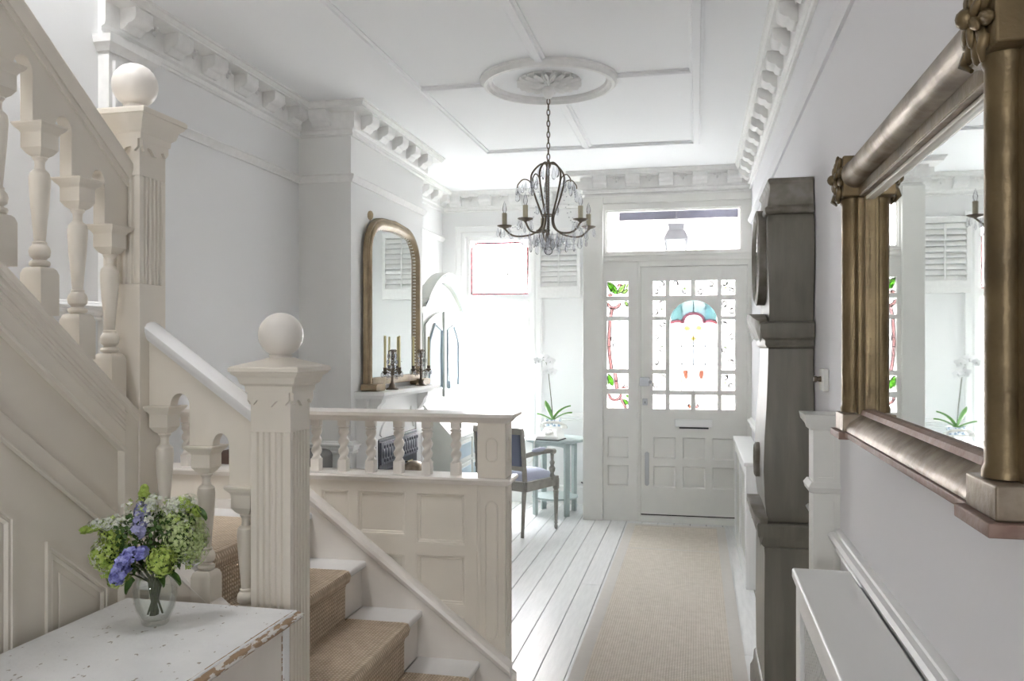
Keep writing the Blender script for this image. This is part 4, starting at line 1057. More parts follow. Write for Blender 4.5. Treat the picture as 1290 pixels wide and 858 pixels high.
obj('crest_rail', MB().box(-.235, .235, -.262, -.228, .775, .825), 'chair', ch, .005)
obj('lower_back_rail', MB().box(-.235, .235, -.235, -.205, .50, .535), 'chair', ch, .005)
obj('back_panel', MB().prism([(-.232, .53), (-.258, .78), (-.205, .78), (-.185, .65), (-.190, .53)], 'x', -.205, .205), 'blue', ch, .01)
ch.location = (-1.3965, 6.481, 0); ch.rotation_euler = (0, 0, -R(24)); ch.scale = (1, .9, 1)

# ------------------------------------------------------------------ side table, telephone, orchid
tx, ty = -1.195, 7.20
tb = thing('side_table', 'round pale blue green side table in the window corner', 'table', (tx, ty, 0))
obj('tabletop', MB().lathe([(.262, .626), (.272, .632), (.272, .645), (.266, .65), (.0, .65)], (tx, ty, 0), 48), 'tbl', tb)
for k in range(4):
    a = R(40+90*k); x, y = tx+.195*math.cos(a), ty+.195*math.sin(a)
    mm = Matrix.Rotation(a, 4, 'Z')
    m = MB()
    vs = [mm @ Vector(v) for v in [(-.014, -.022, 0), (.014, -.022, 0), (.014, .022, 0), (-.014, .022, 0), (-.016, -.024, .628), (.016, -.024, .628), (.016, .024, .628), (-.016, .024, .628)]]
    m.add([(v.x+x, v.y+y, v.z) for v in vs], [(0,3,2,1),(4,5,6,7),(0,1,5,4),(1,2,6,5),(2,3,7,6),(3,0,4,7)])
    obj('leg', m, 'tbl', tb, .003)
    ap = MB(); a2 = R(130+90*k); x2, y2 = tx+.195*math.cos(a2), ty+.195*math.sin(a2)
    P = [(0, .628), (1, .628), (1, .565), (.85, .585), (.5, .597), (.15, .585), (0, .565)]
    nrm = Vector((y2-y, -(x2-x))).normalized()*.008
    v1 = [(x+(x2-x)*t+nrm.x, y+(y2-y)*t+nrm.y, z) for t, z in P]; v2 = [(x+(x2-x)*t-nrm.x, y+(y2-y)*t-nrm.y, z) for t, z in P]
    nn = len(P); ap.add(v1+v2, [tuple(range(nn)), tuple(range(2*nn-1, nn-1, -1))]+[(i, (i+1) % nn, nn+(i+1) % nn, nn+i) for i in range(nn)])
    obj('apron', ap, 'tbl', tb)
obj('lower_shelf', MB().lathe([(.195, .135), (.20, .14), (.20, .152), (.0, .155)], (tx, ty, 0), 40), 'tbl', tb)
ph = thing('telephone', 'old ivory dial telephone on the round table before the orchid', 'telephone', (0, 0, 0))
obj('base_plate', MB().box(-.105, .105, -.09, .09, 0, .008), 'black', ph, .003)
m = MB(); prof = [(-.095, .008), (-.088, .035), (-.03, .065), (.02, .105), (.065, .105), (.085, .06), (.09, .008)]
vs = []
for sx_, f_ in ((-1, .75), (1, .75), ):
    pass
n = len(prof)
for (w, f_) in ((-.10, .8), (-.085, 1), (.085, 1), (.10, .8)):
    vs += [(w*(1 if z < .05 else .72), y, .008+(z-.008)*f_) for y, z in prof]
fsq = [(i*n+j, i*n+j+1, (i+1)*n+j+1, (i+1)*n+j) for i in range(3) for j in range(n-1)]+[tuple(range(n))[::-1], tuple(3*n+j for j in range(n))]+[(i*n, (i+1)*n, (i+1)*n+n-1, i*n+n-1) for i in range(3)]
obj('phone_body', m.add(vs, fsq), 'phone', ph, .006)
dl = obj('dial', MB().lathe([(.04, 0), (.04, .006), (.034, .010), (.015, .011), (.0, .011)], (0, -.045, .062), 24, mtx=Matrix.Rotation(R(28), 4, 'X')), 'phone', ph)
m = MB()
for i in range(10):
    a = 2*PI*i/12+1; v = Matrix.Rotation(R(28), 4, 'X') @ Vector((.027*math.cos(a), .027*math.sin(a), .011))
    m.ball((v.x, v.y-.045, v.z+.062), .0045, 6, 4, sz=.4)
obj('finger_holes', m, 'black', dl)
hs_ = obj('handset', MB().tube([(-.10, .045, .12), (-.06, .045, .138), (0, .045, .143), (.06, .045, .138), (.10, .045, .12)], [.014, .012, .011, .012, .014], 10).lathe([(.016, .0), (.026, -.02), (.026, -.03)][::-1], (-.105, .045, .125), 14).lathe([(.016, .0), (.026, -.02), (.026, -.03)][::-1], (.105, .045, .125), 14), 'phone', ph)
ph.location = (-1.205, 7.05, .6505); ph.rotation_euler = (0, 0, R(-12))
cq = [Matrix.Rotation(R(12), 4, 'Z') @ (Vector(p)-Vector((-1.205, 7.05, .6505))) for p in [(-1.31, 7.04, .665), (-1.39, 6.99, .66), (-1.43, 6.965, .63), (-1.42, 6.95, .53), (-1.40, 6.95, .475), (-1.375, 6.95, .46), (-1.35, 6.95, .48), (-1.335, 6.96, .54), (-1.33, 6.945, .63), (-1.32, 6.97, .664), (-1.31, 7.0, .657)]]
obj('telephone_cord', MB().tube(cq, .0045, 6), 'phone', ph)
orc = thing('potted_orchid', 'white orchid in a blue and white pot behind the telephone', 'plant', (-1.225, 7.27, .65))
ox, oy = -1.225, 7.27
obj('pot', MB().lathe([(.045, .6505), (.05, .655), (.062, .72), (.070, .78), (.074, .80), (.070, .805), (.064, .80), (.055, .78), (.0, .775)], (ox, oy, 0), 28), 'pot', orc)
def strap(pts, w, m=None, fold=.012, n=10):
    m = m or MB(); P = [Vector(p) for p in pts]
    def bez(t): return P[0]*(1-t)**2+P[1]*2*t*(1-t)+P[2]*t*t
    vs = []
    for i in range(n+1):
        t = i/n; p = bez(t); d = (bez(min(1, t+.01))-bez(max(0, t-.01))).normalized()
        s = d.cross(Vector((0, 0, 1)))
        if s.length < .1: s = Vector((1, 0, 0))
        s.normalize(); up = s.cross(d); ww = w*max(.04, math.sin(PI*(.06+.94*t)**.75))**.8
        vs += [p-s*ww+up*fold*.8, p-up*.0, p+s*ww+up*fold*.8]
    k = len(vs); vs += [v-Vector((0, 0, .002)) for v in vs]
    fs = []
    for i in range(n):
        for j in range(2):
            a = (i*3+j, i*3+j+1, i*3+j+4, i*3+j+3); fs += [a, tuple(q+k for q in a)[::-1]]
    return m.add(vs, fs)
for pts, w in (([(ox, oy, .785), (ox-.05, oy-.02, .90), (ox-.06, oy-.06, .965)], .042), ([(ox, oy, .785), (ox+.06, oy-.02, .90), (ox+.17, oy-.08, .925)], .024),
               ([(ox, oy, .785), (ox+.08, oy, .86), (ox+.17, oy+.0, .86)], .028), ([(ox, oy, .785), (ox-.08, oy, .84), (ox-.13, oy-.06, .85)], .022)):
    obj('leaf', strap(pts, w), 'leaf', orc, ang=70)
spk = [(ox, oy, .78), (ox-.012, oy, .95), (ox-.03, oy, 1.12), (ox-.04, oy-.01, 1.24), (ox-.06, oy-.02, 1.31), (ox-.10, oy-.04, 1.33), (ox-.15, oy-.07, 1.30)]
obj('flower_stem', MB().tube(spk, [.005, .004, .004, .003, .003, .0025, .002], 6), 'stem', orc)
def orchid_flower(c, s, yaw):
    m = MB(); mm = Matrix.Rotation(yaw, 4, 'Z')
    for a, L, w in ((90, .8, .5), (18, 1, .75), (162, 1, .75), (-48, .85, .45), (-132, .85, .45)):
        d = Vector((math.cos(R(a)), 0, math.sin(R(a)))); q = Vector((-d.z, 0, d.x))
        pts = [Vector((0, 0, 0))]
        ring = []
        for i in range(9):
            t = i/8*PI; ring.append(d*(.5-.5*math.cos(t))*L*s*1.0+q*math.sin(t)*w*s*.5+Vector((0, -.12*s*math.sin(t), 0)))
        ring += [d*(.5-.5*math.cos(t))*L*s-q*math.sin(t)*w*s*.5+Vector((0, -.12*s*math.sin(t), 0)) for t in [PI*i/8 for i in range(7, 0, -1)]]
        k = len(ring); vs = [mm @ v for v in ring]; vs2 = [mm @ (v+Vector((0, .004, 0))) for v in ring]
        m.add([v+Vector(c) for v in vs+vs2], [tuple(range(k)), tuple(range(2*k-1, k-1, -1))]+[(i, (i+1) % k, k+(i+1) % k, k+i) for i in range(k)])
    m.ball((c[0], c[1]-.012, c[2]-.004), .009, 8, 5)
    return m
for c, s, yw in (((ox-.015, oy-.05, 1.31), .05, .2), ((ox-.075, oy-.06, 1.345), .052, -.2), ((ox-.04, oy-.07, 1.235), .052, .1), ((ox+.01, oy-.06, 1.22), .045, .5), ((ox-.12, oy-.08, 1.315), .045, -.4)):
    obj('orchid_flower', orchid_flower(c, s, yw), 'petal', orc, ang=60)
# shutter
sh = thing('window_shutter', 'white louvred shutter folded against the wall right of the window', 'shutter', (-1.23, 7.63, 1.9))
SX0, SX1 = -1.426, -1.031
obj('shutter_frame', board((SX0, SX1, 1.885, 2.52), [(SX0+.03, SX1-.03, 1.985, 2.47)], 7.60, 7.635), 'plaster', sh, .003)
for i in range(10):
    z = 2.005+i*.0485
    obj('slat', MB().prism([(7.603, z-.018), (7.609, z-.022), (7.632, z+.018), (7.626, z+.022)], 'x', SX0+.031, SX1-.031), 'plaster', sh)
obj('tilt_rod', MB().box((SX0+SX1)/2-.006, (SX0+SX1)/2+.006, 7.588, 7.598, 2.0, 2.46), 'plaster', sh)
tag(obj('floor_cable', MB().tube([(-1.02, 7.63, .2), (-.98, 7.50, .21), (-.95, 7.48, .205), (-.94, 7.56, .2), (-.935, 7.63, .2)], .007, 6), 'black'), 'black cable loop by the skirting right of the round table', 'cable')

# ================================================================== RUG, RIGHT SIDE
rg = obj('jute_rug', MB().box(-.478, .172, 1.2, 6.80, .001, .009), 'jute', None, .002, uvf=lambda v, i: (v[0], v[1]))
tag(rg, 'long beige jute runner rug with pale border leading to the front door', 'rug')
obj('rug_border', MB().sweep([(-.54, 1.14), (-.54, 6.86), (.220, 6.86), (.220, 1.14)], [(0, .0005), (0, .010), (.064, .011), (.064, .0005)], f3, closed=True), 'binding', rg, uvf=lambda v, i: (v[0], v[1]))
obj('rug_join', MB().box(-.478, .172, 6.02, 6.035, .009, .0098), 'binding', rg, uvf=lambda v, i: (v[0], v[1]))

def radiator_cover(label, X0, ya, yb, zt, th, over, holes):
    t = thing('radiator_cover', label, 'radiator cover', ((X0+RW)/2, (ya+yb)/2, 0))
    obj('cover_top', MB().box(X0-over, .40 if zt > .8 else .41, ya-over, yb+over, zt-th, zt), 'white', t, .006, seg=3)
    obj('cover_front', board((ya, yb, 0, zt-th), holes, X0, X0+.018, 'x'), 'white', t, .002)
    obj('cover_side', MB().box(X0+.018, .41, ya, ya+.018, 0, zt-th), 'white', t)
    obj('cover_side', MB().box(X0+.018, .41, yb-.018, yb, 0, zt-th), 'white', t)
    for (a, b, c, d) in holes:
        m = MB(); s_ = .022
        k = 0
        w, h = b-a, d-c
        q = -h
        while q < w:     # two directions of thin bars clipped to the opening
            for sgn in (1, -1):
                t0 = max(0, -q); t1 = min(h, w-q)
                if t1-t0 > .01:
                    ya_, yb_ = a+q+t0, a+q+t1
                    za_, zb_ = (c+t0, c+t1) if sgn > 0 else (d-t0, d-t1)
                    dx = .0035
                    m.add([(X0+.012, ya_-dx, za_), (X0+.012, ya_+dx, za_), (X0+.012, yb_+dx, zb_), (X0+.012, yb_-dx, zb_),
                           (X0+.016, ya_-dx, za_), (X0+.016, ya_+dx, za_), (X0+.016, yb_+dx, zb_), (X0+.016, yb_-dx, zb_)],
                          [(0,3,2,1),(4,5,6,7),(0,1,5,4),(1,2,6,5),(2,3,7,6),(3,0,4,7)])
            q += s_
        g = obj('grille', m, 'joinery', t); g['kind'] = 'stuff'
        obj('dark_back', MB().box(X0+.05, X0+.055, a-.01, b+.01, c-.01, d+.01), 'gap', t)
    return t
radiator_cover('long white radiator cover with grille in the right foreground', .262, 1.05, 2.372, .85, .028, .010, [(1.16, 1.68, .10, .76), (1.76, 2.29, .10, .76)])
radiator_cover('low white radiator cover beside the front door', .288, 5.18, 6.66, .755, .024, .012, [(5.28, 5.88, .10, .66), (5.96, 6.56, .10, .66)])

# ------------------------------------------------------------------ tall clock
ck = thing('tall_case_clock', 'tall grey green painted longcase clock standing against the right wall', 'clock', (.34, 3.52, 0))
CYc = 3.53
def loft(secs, name, mt='clock', n=1, bevel=.004):
    m = MB()   # sections: z, half width, front x
    vs = []
    for z, hw, fx in secs:
        vs += [(fx, CYc-hw, z), (RW-.004, CYc-hw, z), (RW-.004, CYc+hw, z), (fx, CYc+hw, z)]
    fs = [(0, 1, 2, 3), tuple(len(vs)-4+q for q in (3, 2, 1, 0))]
    for i in range(len(secs)-1):
        for k in range(4):
            fs.append((i*4+k, i*4+(k+1) % 4, i*4+4+(k+1) % 4, i*4+4+k))
    return obj(name, m.add(vs, fs), mt, ck, bevel, ang=50)
loft([(0, .255, .228), (.07, .255, .228), (.085, .248, .235), (.10, .24, .24), (.14, .238, .243), (.15, .235, .25)], 'clock_foot')
loft([(.15, .232, .252), (.40, .236, .250), (.66, .232, .252), (.69, .236, .249)], 'clock_base')
loft([(.69, .236, .248), (.705, .248, .238), (.72, .25, .236), (.735, .262, .226), (.775, .268, .222), (.785, .262, .226)], 'base_collar')
loft([(.785, .232, .262), (.86, .248, .252), (.98, .252, .246), (1.1, .246, .250), (1.22, .232, .258), (1.34, .218, .264), (1.44, .215, .266)], 'clock_trunk')
loft([(1.44, .222, .262), (1.452, .234, .254), (1.47, .236, .252), (1.478, .248, .240), (1.51, .256, .232), (1.532, .254, .234), (1.54, .240, .250)], 'hood_collar')
# the arched lip that swells out in front of the collars
def lip(z0, z1, hw, out):
    m = MB(); n = 16; vs = []
    for i in range(n+1):
        t = i/n*2-1; y = CYc+t*hw; o = out*(1-t*t)**.5
        zt_ = z1+.035*(1-t*t); vs += [(.245-.010, y, z0+.02*(1-t*t)), (.245-.012-o, y, zt_-.02), (.245-.012-o, y, zt_), (.262, y, zt_)]
    fs = [(i*4+k, i*4+(k+1) % 4, i*4+4+(k+1) % 4, i*4+4+k) for i in range(n) for k in range(4)]+[(0, 1, 2, 3), (n*4+3, n*4+2, n*4+1, n*4)]
    return m.add(vs, fs)
obj('curved_lip', lip(1.46, 1.54, .245, .03), 'clocktop', ck, ang=50)
obj('curved_lip', lip(.70, .80, .262, .03), 'clocktop', ck, ang=50)
hood = [(1.535, .205, .270), (1.60, .212, .270), (1.70, .236, .264), (1.80, .246, .260), (1.90, .236, .262), (1.945, .218, .266)]
loft(hood, 'clock_hood')
loft([(1.945, .228, .258), (1.952, .236, .252), (1.968, .236, .252), (1.975, .226, .262), (2.04, .215, .272), (2.058, .215, .272), (2.066, .222, .264), (2.074, .222, .264), (2.082, .215, .27)], 'crown_box', 'clocktop')
def ring(m, r0, r1, x0, x1, cz, n=36, sq=1):
    prof = [(r0, x0+.004), (r0, x1), (r1, x1), (r1, x0), ((r0+r1)/2, x0-.006)]
    for i in range(n):
        a = 2*PI*i/n; m.v += [(x, CYc+r*math.cos(a), cz+r*sq*math.sin(a)) for r, x in prof]
    k = len(prof); b = len(m.v)-n*k
    for i in range(n):
        j = (i+1) % n; m.f += [(b+i*k+q, b+i*k+(q+1) % k, b+j*k+(q+1) % k, b+j*k+q) for q in range(k)]
    return m
bz = obj('dial_bezel', ring(MB(), .158, .190, .236, .268, 1.80), 'clocktop', ck, ang=50)
RY = Matrix.Rotation(R(-90), 4, 'Y')
dlp = obj('dial', MB().lathe([(.16, .0), (.16, .006), (.0, .006)], (.262, CYc, 1.80), 32, mtx=RY), 'pearl', ck)
obj('clock_hand', MB().prism([(CYc-.003, 1.79), (CYc+.003, 1.79), (CYc+.002, 1.93), (CYc-.002, 1.93)], 'x', .252, .255).prism([(CYc, 1.797), (CYc, 1.803), (CYc+.09, 1.84), (CYc+.092, 1.836)], 'x', .252, .255), 'black', dlp)
m = MB()
for i in range(12):
    a = 2*PI*i/12; y, z = CYc+.13*math.cos(a), 1.80+.13*math.sin(a); m.box(.2535, .2555, y-.004, y+.004, z-.009, z+.009)
obj('hour_mark', m, 'black', dlp)
obj('dial_glass', MB().lathe([(.16, .0), (.12, .006), (.0, .010)], (.246, CYc, 1.80), 32, mtx=RY), 'dialglass' if False else 'vase', ck)
obj('pendulum_window', ring(MB(), .040, .056, .234, .256, .99, 24, 1.25), 'clocktop', ck, ang=50)
obj('pendulum_glass', MB().lathe([(.042, 0), (.0, .004)], (.243, CYc, .99), 20, mtx=RY), 'iron', ck)
# light switch beside the clock
sw = thing('light_switch', 'small pale wall switch between the clock and the gilt mirror', 'switch', (.43, 3.03, 1.33))
obj('switch_plate', MB().box(.415, .434, 2.975, 3.075, 1.295, 1.37), 'joinery', sw, .004)
obj('switch_knob', MB().lathe([(.010, 0), (.008, .012), (.011, .016), (.010, .024)], (.415, 3.02, 1.335), 12, mtx=RY), 'bronze', sw)

# ------------------------------------------------------------------ large gilt mirror on the right wall
gm = thing('column_mirror', 'large wall mirror in an old gilt frame with round columns and corner blocks', 'mirror', (.40, 1.63, 1.23))
A0, A1, B0, B1 = 1.066, 1.178, 2.098, 2.205    # the two columns' blocks along the wall
m = MB().box(.402, .432, A0+.01, B1-.01, 1.24, 1.885)
obj('back_board', m, 'bronze', gm)
obj('mirror_glass', MB().box(.396, .402, A1-.03, B0+.03, 1.28, 1.82), 'mirror', gm)
for (a, b) in ((A0, A1), (B0, B1)):
    c = (a+b)/2
    cl = obj('column', MB().lathe([(.0265, 1.290), (.0265, 1.30), (.0235, 1.306), (.0235, 1.785), (.0265, 1.79), (.0265, 1.80)], (.366, c, 0), 28), 'gilt', gm)
    obj('column_backing', MB().box(.372, .404, a+.012, b-.012, 1.285, 1.80), 'gilt', gm, .003)
    bl = obj('lower_block', MB().box(.337, .404, a, b, 1.246, 1.288), 'giltworn', gm, .003)
    obj('block_ledge', MB().box(.326, .404, a-.010, b+.010, 1.229, 1.246), 'giltrim', bl, .002)
    ub = obj('upper_block', MB().box(.337, .404, a, b, 1.80, 1.896), 'gilt', gm, .004)
    # carved rosette on the face of the block
    m = MB(); random.seed(11)
    for ring_, (nn, rr, ss, dd) in enumerate(((10, .034, .017, .334), (7, .017, .014, .327))):
        for i in range(nn):
            an = 2*PI*i/nn+ring_*.4
            mm = Matrix.Rotation(an, 4, 'X') @ Matrix.Diagonal((.42, .62, 1.45, 1))
            m.ball((dd, c+rr*-math.sin(an), 1.848+rr*math.cos(an)), ss, 8, 6, mtx=mm)
    m.ball((.322, c, 1.848), .013, 10, 6)
    m.tube([(.334, c+.03, 1.815), (.328, c+.034, 1.80), (.334, c+.02, 1.79)], [.008, .006, .003], 6)
    m.tube([(.334, c-.03, 1.815), (.328, c-.034, 1.80), (.334, c-.02, 1.79)], [.008, .006, .003], 6)
    obj('carved_rosette', m, 'gilt', ub, ang=60)
RX = Matrix.Rotation(R(-90), 4, 'X')
obj('top_column', MB().lathe([(.033, -.46), (.033, -.452), (.0295, -.445), (.0295, .445), (.033, .452), (.033, .46)], (.366, (A1+B0)/2, 1.852), 28, mtx=RX), 'giltworn', gm)
def fbox(name, mt, x0, x1, z0, z1, par=gm, bv=.002): return obj(name, MB().box(x0, x1, A1-.002, B0+.002, z0, z1), mt, par, bv)
fbox('top_backing', 'gilt', .372, .404, 1.80, 1.89)
fbox('top_bead', 'giltworn', .374, .398, 1.798, 1.812)
fbox('top_fillet', 'pearl', .386, .398, 1.789, 1.798)
obj('bottom_cushion', MB().prism([(.404, 1.288), (.378, 1.288), (.352, 1.268), (.344, 1.255), (.344, 1.248), (.404, 1.248)], 'y', A1-.002, B0+.002), 'giltworn', gm, ang=50)
obj('bottom_bead', MB().prism([(.400, 1.298), (.390, 1.302), (.380, 1.298), (.376, 1.288), (.400, 1.288)], 'y', A1-.002, B0+.002), 'giltrim', gm)
fbox('bottom_ledge', 'giltrim', .340, .404, 1.234, 1.247)
for (y0_, y1_) in ((A1-.002, A1+.010), (B0-.010, B0+.002)):
    obj('side_bead', MB().box(.384, .398, y0_, y1_, 1.29, 1.80), 'gilt', gm, .002)

# ================================================================== CHANDELIER
hx, hy = RC[0]-.008, RC[1]+.02
chn = thing('chandelier', 'bronze chandelier with five candle arms and crystal drops hanging by a chain', 'chandelier', (hx, hy, 1.95))
obj('ceiling_cup', MB().lathe([(.010, 2.785), (.024, 2.80), (.034, 2.83), (.03, 2.845), (.05, 2.86)], (hx, hy, 0), 18), 'plaster', chn)
lk_ = MB()
lkpts = [(.008*math.cos(2*PI*i/12), 0, .018*math.sin(2*PI*i/12)) for i in range(12)]
lkp = proto(MB().tube(lkpts, .0030, 6, True), 'bronze')
z = 2.772; i = 0
while z > 2.455:
    c = inst(lkp, 'chain_link', chn, (hx, hy, z), (i % 2)*PI/2+.4); z -= .030; i += 1
obj('stem', MB().lathe([(.0, 1.99), (.012, 2.0), (.02, 2.02), (.008, 2.035), (.005, 2.06), (.005, 2.40), (.012, 2.415), (.016, 2.43), (.010, 2.44), (.006, 2.455)], (hx, hy, 0), 12), 'bronze', chn)
m = MB()
for q in range(26): m.ball((hx, hy, 2.06+q*.0135), .0085, 8, 5)
tag(obj('bead_string', m, 'crystal', chn), kind='stuff')
dropp = proto(MB().lathe([(.0015, 0), (.003, -.006), (.0095, -.030), (.0105, -.038), (.007, -.047), (.001, -.050)][::-1], (0, 0, 0), 8, sy=.6), 'crystal')
almond = proto(MB().lathe([(.001, 0), (.004, -.008), (.013, -.045), (.015, -.056), (.010, -.068), (.001, -.074)][::-1], (0, 0, 0), 8, sy=.5), 'crystal')
vdir = math.atan2(-hy, -hx)     # towards the viewer
def polar(r, a, z): return (hx+r*math.cos(a), hy+r*math.sin(a), z)
def crv(pts, n=24):     # catmull-rom through (r, z)
    out = []
    P = [pts[0]]+pts+[pts[-1]]
    for i in range(1, len(P)-2):
        for k in range(6):
            t = k/6; o = []
            for d in range(2):
                p0, p1, p2, p3 = P[i-1][d], P[i][d], P[i+1][d], P[i+2][d]
                o.append(.5*((2*p1)+(-p0+p2)*t+(2*p0-5*p1+4*p2-p3)*t*t+(-p0+3*p1-3*p2+p3)*t**3))
            out.append(tuple(o))
    out.append(pts[-1]); return out
for k in range(5):
    a = vdir+R(-29+72*k)      # measured from the side that faces the viewer
    arm = obj('arm', MB().tube([polar(r, a, z) for r, z in crv([(.008, 2.435), (.045, 2.432), (.088, 2.39), (.095, 2.34), (.07, 2.25), (.04, 2.17), (.03, 2.13), (.045, 2.085), (.09, 2.055), (.15, 2.045), (.20, 2.052), (.235, 2.08), (.245, 2.095)])], .0052, 8), 'bronze', chn)
    pan = obj('drip_pan', MB().lathe([(.004, 2.085), (.010, 2.092), (.030, 2.098), (.040, 2.104), (.041, 2.107), (.014, 2.104), (.013, 2.115)], polar(.245, a, 0), 16), 'bronze', chn)
    obj('candle_sleeve', MB().lathe([(.0135, 2.105), (.0135, 2.175), (.006, 2.177)], polar(.245, a, 0), 14), 'candlesleeve', chn)
    obj('candle_bulb', MB().lathe([(.006, 2.176), (.011, 2.19), (.012, 2.20), (.007, 2.222), (.001, 2.24)], polar(.245, a, 0), 12), 'crystal', chn)
    sc_ = obj('scroll', MB().tube([polar(r, a+.0, z) for r, z in crv([(.075, 2.27), (.09, 2.31), (.105, 2.345), (.14, 2.355), (.168, 2.33), (.172, 2.31)])], .0035, 6), 'bronze', chn)
    # drops
    inst(almond, 'crystal_drop', chn, polar(.172, a, 2.308), a)
    inst(dropp, 'crystal_drop', chn, polar(.125, a, 2.345), a+1)
    inst(dropp, 'crystal_drop', chn, polar(.10, a+.35, 2.32), a)
    inst(almond, 'crystal_drop', chn, polar(.05, a+.5, 2.43), a)
    inst(dropp, 'crystal_drop', chn, polar(.06, a+.2, 2.21), a)
    for q in range(5):
        b = a+2*PI*q/5; p0 = polar(.245, a, 0)
        inst(dropp, 'crystal_drop', chn, (p0[0]+.038*math.cos(b), p0[1]+.038*math.sin(b), 2.098-.012*(q % 2)), b)
    for q, (r, z) in enumerate(((.20, 2.046), (.155, 2.038), (.11, 2.042), (.07, 2.06))):
        inst(almond if q % 2 else dropp, 'crystal_drop', chn, polar(r, a, z), a+q)
    for q in range(6):
        inst(dropp if q % 2 else almond, 'crystal_drop', chn, polar(.03+.035*q, a+.3+.12*q, 2.04-.012*(q % 3)+.004*q), a+q)
    for q in range(3): inst(dropp, 'crystal_drop', chn, polar(.150+.012*q, a+.12*(q-1), 2.335-.01*q), a+q)
    inst(almond, 'crystal_drop', chn, polar(.045, a+.6, 2.05), a)
    inst(dropp, 'crystal_drop', chn, polar(.085, a+.6, 2.045), a)
    m = MB()       # bead garland between the arms
    pA = Vector(polar(.085, a, 2.36)); pB = Vector(polar(.235, a, 2.11))
    for q in range(1, 12):
        t = q/12; p = pA.lerp(pB, t); m.ball((p.x, p.y, p.z-.11*math.sin(PI*t)), .0035, 6, 4)
    obj('bead_garland', m, 'crystal', chn)
obj('waist_ring', MB().tube([polar(.034, 2*PI*i/20, 2.155) for i in range(20)], .004, 6, True), 'bronze', chn)
obj('crystal_ball', MB().ball((hx, hy, 1.962), .024, 14, 10), 'crystal', chn)

# ================================================================== TABLE, VASE, FLOWERS
TX0, TX1, TY1, TZ = -1.610, -1.062, 2.150, .72
tt = thing('painted_cupboard', 'low cupboard with worn chipped white top below the staircase', 'cupboard', (-1.33, 1.6, 0))
obj('cupboard_top', MB().box(TX0, TX1-.012, .95, TY1-.008, TZ-.022, TZ), 'chip', tt, .004)
obj('worn_edge', MB().sweep([(TX0, .94), (TX1, .94), (TX1, TY1), (TX0, TY1)], [(-.02, TZ-.003), (-.008, TZ-.004), (-.004, TZ-.008), (0, TZ-.010), (.003, TZ-.016), (.0, TZ-.022), (-.008, TZ-.024), (-.008, TZ-.028), (-.02, TZ-.028)], f3), 'barewood', tt)
obj('top_groove', MB().box(TX1-.020, TX1-.017, .96, TY1-.01, TZ-.001, TZ+.0006), 'barewood', tt)
obj('cupboard_side', MB().box(TX1-.045, TX1-.030, .98, TY1-.03, .05, TZ-.024), 'stairwhite', tt, .003)
obj('cupboard_back', MB().box(TX0+.01, TX1-.03, TY1-.045, TY1-.03, .05, TZ-.024), 'stairwhite', tt)
obj('corner_post', MB().box(TX1-.062, TX1-.026, TY1-.064, TY1-.024, 0, TZ-.024), 'chip', tt, .006)
obj('post_joint', MB().box(TX1-.0665, TX1-.0625, TY1-.09, TY1-.0640, 0, TZ-.024).box(TX1-.031, TX1-.0285, TY1-.067, TY1-.0635, 0, TZ-.026), 'barewood', tt)
obj('top_rail', MB().box(TX1-.0302, TX1-.028, .98, TY1-.068, TZ-.034, TZ-.028), 'chipedge', tt)
obj('cupboard_front', MB().box(TX0+.01, TX1-.03, .96, .98, .05, TZ-.024), 'stairwhite', tt)
vx, vy = -1.385, 1.955
vs_ = thing('glass_vase', 'small clear rounded glass vase half full of water on the white top', 'vase', (vx, vy, TZ))
V = (vx, vy, TZ+.0005)
obj('vase_wall', MB().lathe([(.001, .001), (.030, .0), (.034, .004), (.035, .012), (.048, .04), (.055, .075), (.056, .095), (.050, .120), (.043, .132), (.045, .142), (.0475, .146), (.045, .146), (.041, .132), (.048, .119), (.0535, .095), (.0525, .075), (.046, .042), (.031, .014), (.001, .013)], V, 32), 'vase', vs_)
obj('water', MB().lathe([(.001, .0135), (.030, .0145), (.0455, .042), (.0520, .075), (.0528, .088), (.001, .088)], V, 32), 'water', vs_)
obj('water_line', MB().tube([(vx+.0527*math.cos(2*PI*i/32), vy+.0527*math.sin(2*PI*i/32), TZ+.0885) for i in range(32)], .0009, 5, True), 'vase', vs_)
bq = thing('flower_bouquet', 'bouquet of green viburnum, white lilac and blue delphinium in the glass vase', 'flowers', (vx, vy, TZ+.03))
random.seed(21)
cx0 = Vector((vx, vy, TZ+.13))
heads = []
def floret(m, c, nrm, s, petals=4):
    nrm = Vector(nrm).normalized(); a = nrm.orthogonal().normalized(); b = nrm.cross(a); ph_ = random.uniform(0, 6)
    for k in range(petals):
        t = ph_+2*PI*k/petals; d = a*math.cos(t)+b*math.sin(t); e = a*math.cos(t+1.57)+b*math.sin(t+1.57)
        p = Vector(c)
        m.add([p, p+d*s*.6+e*s*.38+nrm*s*.25, p+d*s+nrm*s*.12, p+d*s*.6-e*s*.38+nrm*s*.25], [(0, 1, 2, 3)])
def cluster(c, r, n, s, shape=(1, 1, 1), petals=4):
    m = MB(); c = Vector(c); n = int(n*2.0); s = s*.66
    for _ in range(n):
        d = Vector((random.gauss(0, 1), random.gauss(0, 1), random.gauss(0, 1))).normalized()
        p = Vector((d.x*shape[0], d.y*shape[1], d.z*shape[2]))*r*random.uniform(.55, 1.15)
        floret(m, c+p, d, s*random.uniform(.8, 1.2), petals)
    return m
